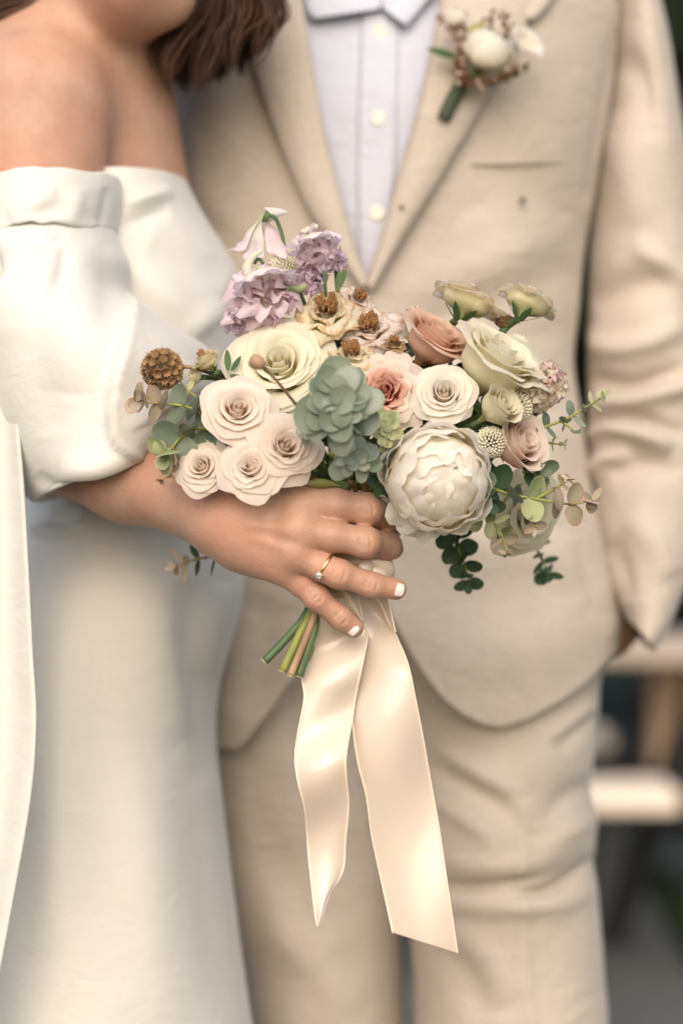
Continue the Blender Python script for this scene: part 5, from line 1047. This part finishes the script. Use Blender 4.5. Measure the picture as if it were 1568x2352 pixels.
# serrated leaf lying on the hand
vs = []; U = []
for i in range(23):
    t = i / 22; w = 9.5 * math.sin(math.pi * t ** 0.8) ** 0.8 + (1.8 if i % 2 else 0); cx, cy = 700 + 85 * t, 1112 - 6 * math.sin(t * 3.1) + 8 * t
    for s in (-1, -0.5, 0, 0.5, 1): vs.append(tuple(W(cx, cy + s * w, 1.553 + 0.012 * t - 0.003 * (1 - abs(s))))); U.append((abs(s), t))
o = obj('leaf', vs, grid_faces(23, 5), M['leaf_yellow'], BQ, True, U); o['label'] = 'yellowing serrated rose leaf lying on the hand'
for k, (px, py, dx, dy, l) in enumerate([(524, 852, -.05, -1, 44), (532, 852, .5, -.8, 36), (772, 668, .45, -1, 48), (776, 666, .1, -1, 40), (630, 945, .2, 1, 40), (620, 990, -.6, .9, 60), (515, 1085, .8, .6, 26), (505, 1055, .6, -.4, 26), (1085, 930, .9, .4, 60), (1110, 985, 1, -.35, 70), (1130, 990, 1, -.6, 50), (610, 900, .6, -.9, 50), (528, 862, .9, .35, 34), (735, 1120, 1, -.1, 60), (650, 1112, 1, .12, 50), (880, 1125, .8, .5, 50)]):
    put_leaf(BQ, V3(px, py, 1.565), Vector((dx, 0.1, -dy)), Vector((.1 * (k % 3 - 1), -1, .4)), l / F * 1.565, M['leaf'], 4 if k < 5 else 3)

# --- stems below the hand, with cut ends
for k, (pts, mt, rad) in enumerate([([(790, 1180, 1.610), (712, 1392, 1.596), (668, 1455, 1.592), (608, 1519, 1.590)], 'stem', .0028), ([(795, 1180, 1.606), (722, 1390, 1.588), (690, 1455, 1.583), (648, 1541, 1.581)], 'stem_olive', .0031),
                                ([(800, 1180, 1.600), (728, 1395, 1.580), (700, 1470, 1.576), (667, 1552, 1.574)], 'stem_brown', .0023), ([(800, 1180, 1.604), (732, 1385, 1.584), (718, 1455, 1.580), (686, 1553, 1.578)], 'stem', .0031), ([(805, 1180, 1.614), (738, 1395, 1.597), (718, 1480, 1.593), (694, 1556, 1.592)], 'stem_olive', .0026)]):
    P = np.array([W(*p_) for p_ in pts]); v, f = tube_pts(P, [rad] * 4, 14, 22); st = obj('cut_stem', v, f, M[mt], BQ)
    e = Vector(P[-1]); dv = Vector(P[-1] - P[-2]).normalized(); disc('cut_end', e + dv * 0.0002, rad * 0.98, M['stem_pale'], st, 14, 0.0004, nrm=dv)

# --- ribbon: wrap around the stems, knot, two long tails
def wrap_ring(c0, c1, r, n=36, m=14, seed=0, name='ribbon_wrap', parent=None, squeeze=1.0):
    c0, c1 = Vector(c0), Vector(c1); ax = (c1 - c0).normalized(); x = ax.orthogonal().normalized(); y = ax.cross(x); vs = []; rr_ = np.random.default_rng(seed); ph = rr_.uniform(0, 6.28, 4)
    for i in range(m):
        t = i / (m - 1)
        for k in range(n):
            a = 2 * math.pi * k / n; rad = r * (1 + 0.05 * math.sin(3 * a + ph[0] + 4 * t) + 0.05 * math.sin(t * 14 + 2 * a + ph[1]) - 0.10 * abs(2 * t - 1) ** 4)
            vs.append(tuple(c0.lerp(c1, t) + x * rad * math.cos(a) + y * rad * math.sin(a) * squeeze))
    return obj(name, vs, grid_faces(m, n, True), M['satin'], parent or BQ)
wrap_ring(V3(800, 1225, 1.612), V3(757, 1360, 1.604), .0150, seed=1, name='ribbon_wrap'); wrap_ring(V3(828, 1128, 1.612), V3(800, 1230, 1.612), .0175, seed=2, name='ribbon_wrap')
wrap_ring(V3(872, 1150, 1.600), V3(925, 1185, 1.600), .0085, seed=5, name='ribbon_wrap')
def strip(name, left, right, dfun, n=120, nu=16, parent=None, selv=True):
    Lp, Rp = catmull(left, n), catmull(right, n); P = np.zeros((n, nu, 3))
    for i in range(n):
        for j in range(nu):
            s = j / (nu - 1); q = Lp[i] * (1 - s) + Rp[i] * s; P[i, j] = W(q[0], q[1], dfun(i / (n - 1), s, q[0], q[1]))
    o = obj(name, P.reshape(-1, 3), grid_faces(n, nu), M['satin'], parent or BQ)
    mo = o.modifiers.new('thick', 'SOLIDIFY'); mo.thickness = 0.0006; mo.offset = 0
    sb = o.modifiers.new('sub', 'SUBSURF'); sb.levels = 1; sb.render_levels = 1
    if selv:
        for e in (0, nu - 1):
            v, f = tube_pts(P[:, e] + np.array([0, -0.0005, 0]), [.00075] * n, 6); obj('selvage', v, f, M['selvage'], o)
    return o, P
def d_left(t, s, x, y):
    return 1.572 + 0.022 * smooth01((1580 - y) / 150) + 0.010 * t + 0.010 * math.sin(y * 0.0165 + 0.6) * (1 - 0.3 * t) + 0.006 * math.sin(y * 0.03 + 3 * s) * (1 - t) - 0.004 * math.sin(math.pi * s)
def d_right(t, s, x, y):
    return 1.583 + 0.012 * smooth01((1560 - y) / 150) + 0.012 * t + 0.012 * math.sin(y * 0.0125 + 2.4 * s + 1.2) * (1 - 0.75 * t) - 0.005 * math.sin(math.pi * s) + 0.004 * math.sin(y * .03 - 5 * s) * max(0, 1 - 2.5 * t)
strip('ribbon_tail', [(735, 1385), (729, 1400), (714, 1473), (694, 1548), (699, 1604), (684, 1686), (678, 1746), (686, 1802), (701, 1865), (708, 1958), (718, 2052), (725, 2108), (729, 2128)],
      [(790, 1372), (826, 1420), (843, 1453), (834, 1512), (818, 1589), (807, 1656), (794, 1735), (795, 1790), (800, 1850), (793, 1930), (787, 1999), (755, 2056), (731, 2130)], d_left)
strip('ribbon_tail', [(812, 1362), (812, 1400), (824, 1450), (818, 1530), (810, 1610), (810, 1670), (822, 1753), (841, 1828), (854, 1921), (874, 2014), (902, 2143)],
      [(868, 1362), (880, 1400), (903, 1448), (934, 1520), (952, 1600), (971, 1697), (988, 1795), (1005, 1890), (1020, 1990), (1035, 2090), (1050, 2190)], d_right)
strip('ribbon_tail', [(850, 1360), (872, 1385), (890, 1425), (905, 1450)], [(882, 1352), (892, 1385), (900, 1420), (908, 1452)], lambda t, s, x, y: 1.598 - 0.004 * s, 24, 8)
strip('ribbon_loop', [(748, 1340), (770, 1370), (800, 1402), (828, 1425)], [(800, 1338), (818, 1362), (826, 1390), (834, 1428)], lambda t, s, x, y: 1.590 - 0.006 * math.sin(3 * s), 24, 10)
# knot: folded band crossing between the fingers
def knot(pts, rads, flat, name, seed):
    P = catmull(np.array([np.r_[W(*p_), r_] for p_, r_ in zip(pts, rads)]), 26); v, f = tube_pts(P[:, :3], P[:, 3], 16); c = np.repeat(P[:, :3], 16, 0)
    q = v - c; q[:, 1] *= flat; r_ = np.random.default_rng(seed); v = c + q * (1 + 0.05 * np.sin(np.arange(len(v)) * 2 * np.pi / 16 * 3 + np.repeat(np.arange(26) * 0.35, 16)))[:, None]
    return obj(name, v, f, M['satin'], BQ)
knot([(770, 1285, 1.588), (810, 1292, 1.580), (850, 1292, 1.577), (878, 1306, 1.582), (874, 1332, 1.592)], [.006, .0085, .0095, .0085, .006], 0.6, 'ribbon_knot', 1)
knot([(790, 1302, 1.586), (830, 1312, 1.578), (862, 1318, 1.575), (876, 1336, 1.580)], [.006, .0075, .0070, .0050], 0.6, 'ribbon_knot', 2)
knot([(846, 1290, 1.572), (836, 1305, 1.570), (842, 1325, 1.573), (860, 1345, 1.583)], [.004, .0055, .005, .004], 0.7, 'ribbon_knot', 3)

# ------------------------------------------------------------------ boutonniere on the lapel
BD = torso_pt(1090, 130, 0.03)[1]
BT = tag(empty('boutonniere', W(1030, 270, BD)), 'boutonniere with a white bud and dried sprigs pinned to the jacket lapel', 'boutonniere')
v, f = tube_pts([W(1018, 274, BD), W(1038, 230, BD), W(1062, 190, BD - .004)], [.0055, .0058, .0052], 14, 12); obj('wrapped_stem', v, f, M['wrap'], BT)
def bt_bud(name, label, px, py, rp, axis, mat, openness, seed, rings=6, dome=.8):
    Mx = flower_matrix(px, py, BD - 0.012, rp, axis); root = link(name, None, BT, Matrix.Translation(Mx.translation)); root['label'] = label; r = random.Random(seed); ang = 0
    for i in range(rings):
        u = i / (rings - 1); n = [2, 3, 3, 4, 4, 4][i]
        for k in range(n):
            me = petal_mesh(('bud', i, k % 2, dome), Rr=0.12 + 0.70 * u, H0=-0.85, H1=dome - 0.10 * u, flare=-0.10 - 0.25 * u, curl=0.0, half=1.5 - 0.35 * u, point=0.04, spiral=0.10, ruffle=0.006, seed=700 + i, close=0.12)
            petal(me, mat, root, Mx @ Matrix.Rotation(ang + 2 * math.pi * k / n + r.uniform(-.1, .1), 4, 'Z'))
        ang += 1.0
M['bud_white'] = petal_mat('petal_bud_white', (0.55, 0.40, 0.06), (0.83, 0.76, 0.60), (0.86, 0.84, 0.77))
bt_bud('white_bud', 'round white bud, yellow at its base', 1118, 120, 72, (0.22, 0.75, 0.62), M['bud_white'], 0.2, 1)
bt_bud('white_bud', 'small blurred white bud behind the dried sprigs', 1046, 42, 36, (-0.2, 0.8, 0.5), M['bud_white'], 0.2, 2, dome=.7)
Mx = flower_matrix(1208, 100, BD - .004, 46, (0.5, 0.5, 0.6)); rt = link('loose_petals', None, BT, Matrix.Translation(Mx.translation))
for k in range(5):
    me = petal_mesh(('loose', k % 2), Rr=0.55, H0=-0.5, H1=0.5, flare=0.2, curl=0.1, half=0.95, point=0, spiral=.05, ruffle=.03, seed=720 + k % 2); petal(me, M['peony'], rt, Mx @ Matrix.Rotation(k * 1.257, 4, 'Z') @ Matrix.Rotation(0.25, 4, 'Y'))
def bt_sprig(pts, n, seed):
    r = np.random.default_rng(seed); P = catmull(np.array([W(x, y, BD - 0.014) for x, y in pts]), 24); rt = link('dried_sprig', None, BT, Matrix.Translation(Vector(P[0]))); J = Join(); K = Join()
    J.add(*tube_pts(P[::3], [.0011] * len(P[::3]), 6))
    for k in range(n):
        p_ = P[r.integers(2, 24)] + r.normal(size=3) * np.array([.0022, .002, .0022]); q = p_ + r.normal(size=3) * .002; (J if r.random() < 0.72 else K).add(*tube_pts([p_, (p_ + q) / 2, q], [.0006, .0015, .0007], 6))
    J.build('twig', M['sprig'], rt); o = K.build('florets', M['sprig_pale'], rt); o['kind'] = 'stuff'
bt_sprig([(1062, 190), (1056, 140), (1048, 90), (1028, 58), (1008, 36)], 34, 1); bt_sprig([(1065, 190), (1060, 130), (1060, 90), (1066, 62)], 30, 2); bt_sprig([(1120, 75), (1124, 55), (1130, 28)], 14, 3); bt_sprig([(1165, 130), (1162, 90), (1160, 30)], 34, 4)
bt_sprig([(1060, 195), (1100, 186), (1150, 178), (1200, 150)], 70, 5); bt_sprig([(1060, 195), (1052, 165), (1055, 130)], 50, 6)
def bt_leaf(px, py, dx, dy, l, mat, kind=4):
    put_leaf(BT, W(px, py, BD - 0.010), Vector((dx, 0, -dy)), Vector((.2, -1, .4)), l / F * BD, M[mat], kind)
bt_leaf(1052, 132, -1, -.28, 66, 'leaf'); bt_leaf(1130, 188, 1, -.42, 78, 'leaf'); bt_leaf(1070, 80, 1, -.7, 44, 'leaf_yellow', 3); bt_leaf(1075, 185, .8, -.7, 40, 'leaf', 3)
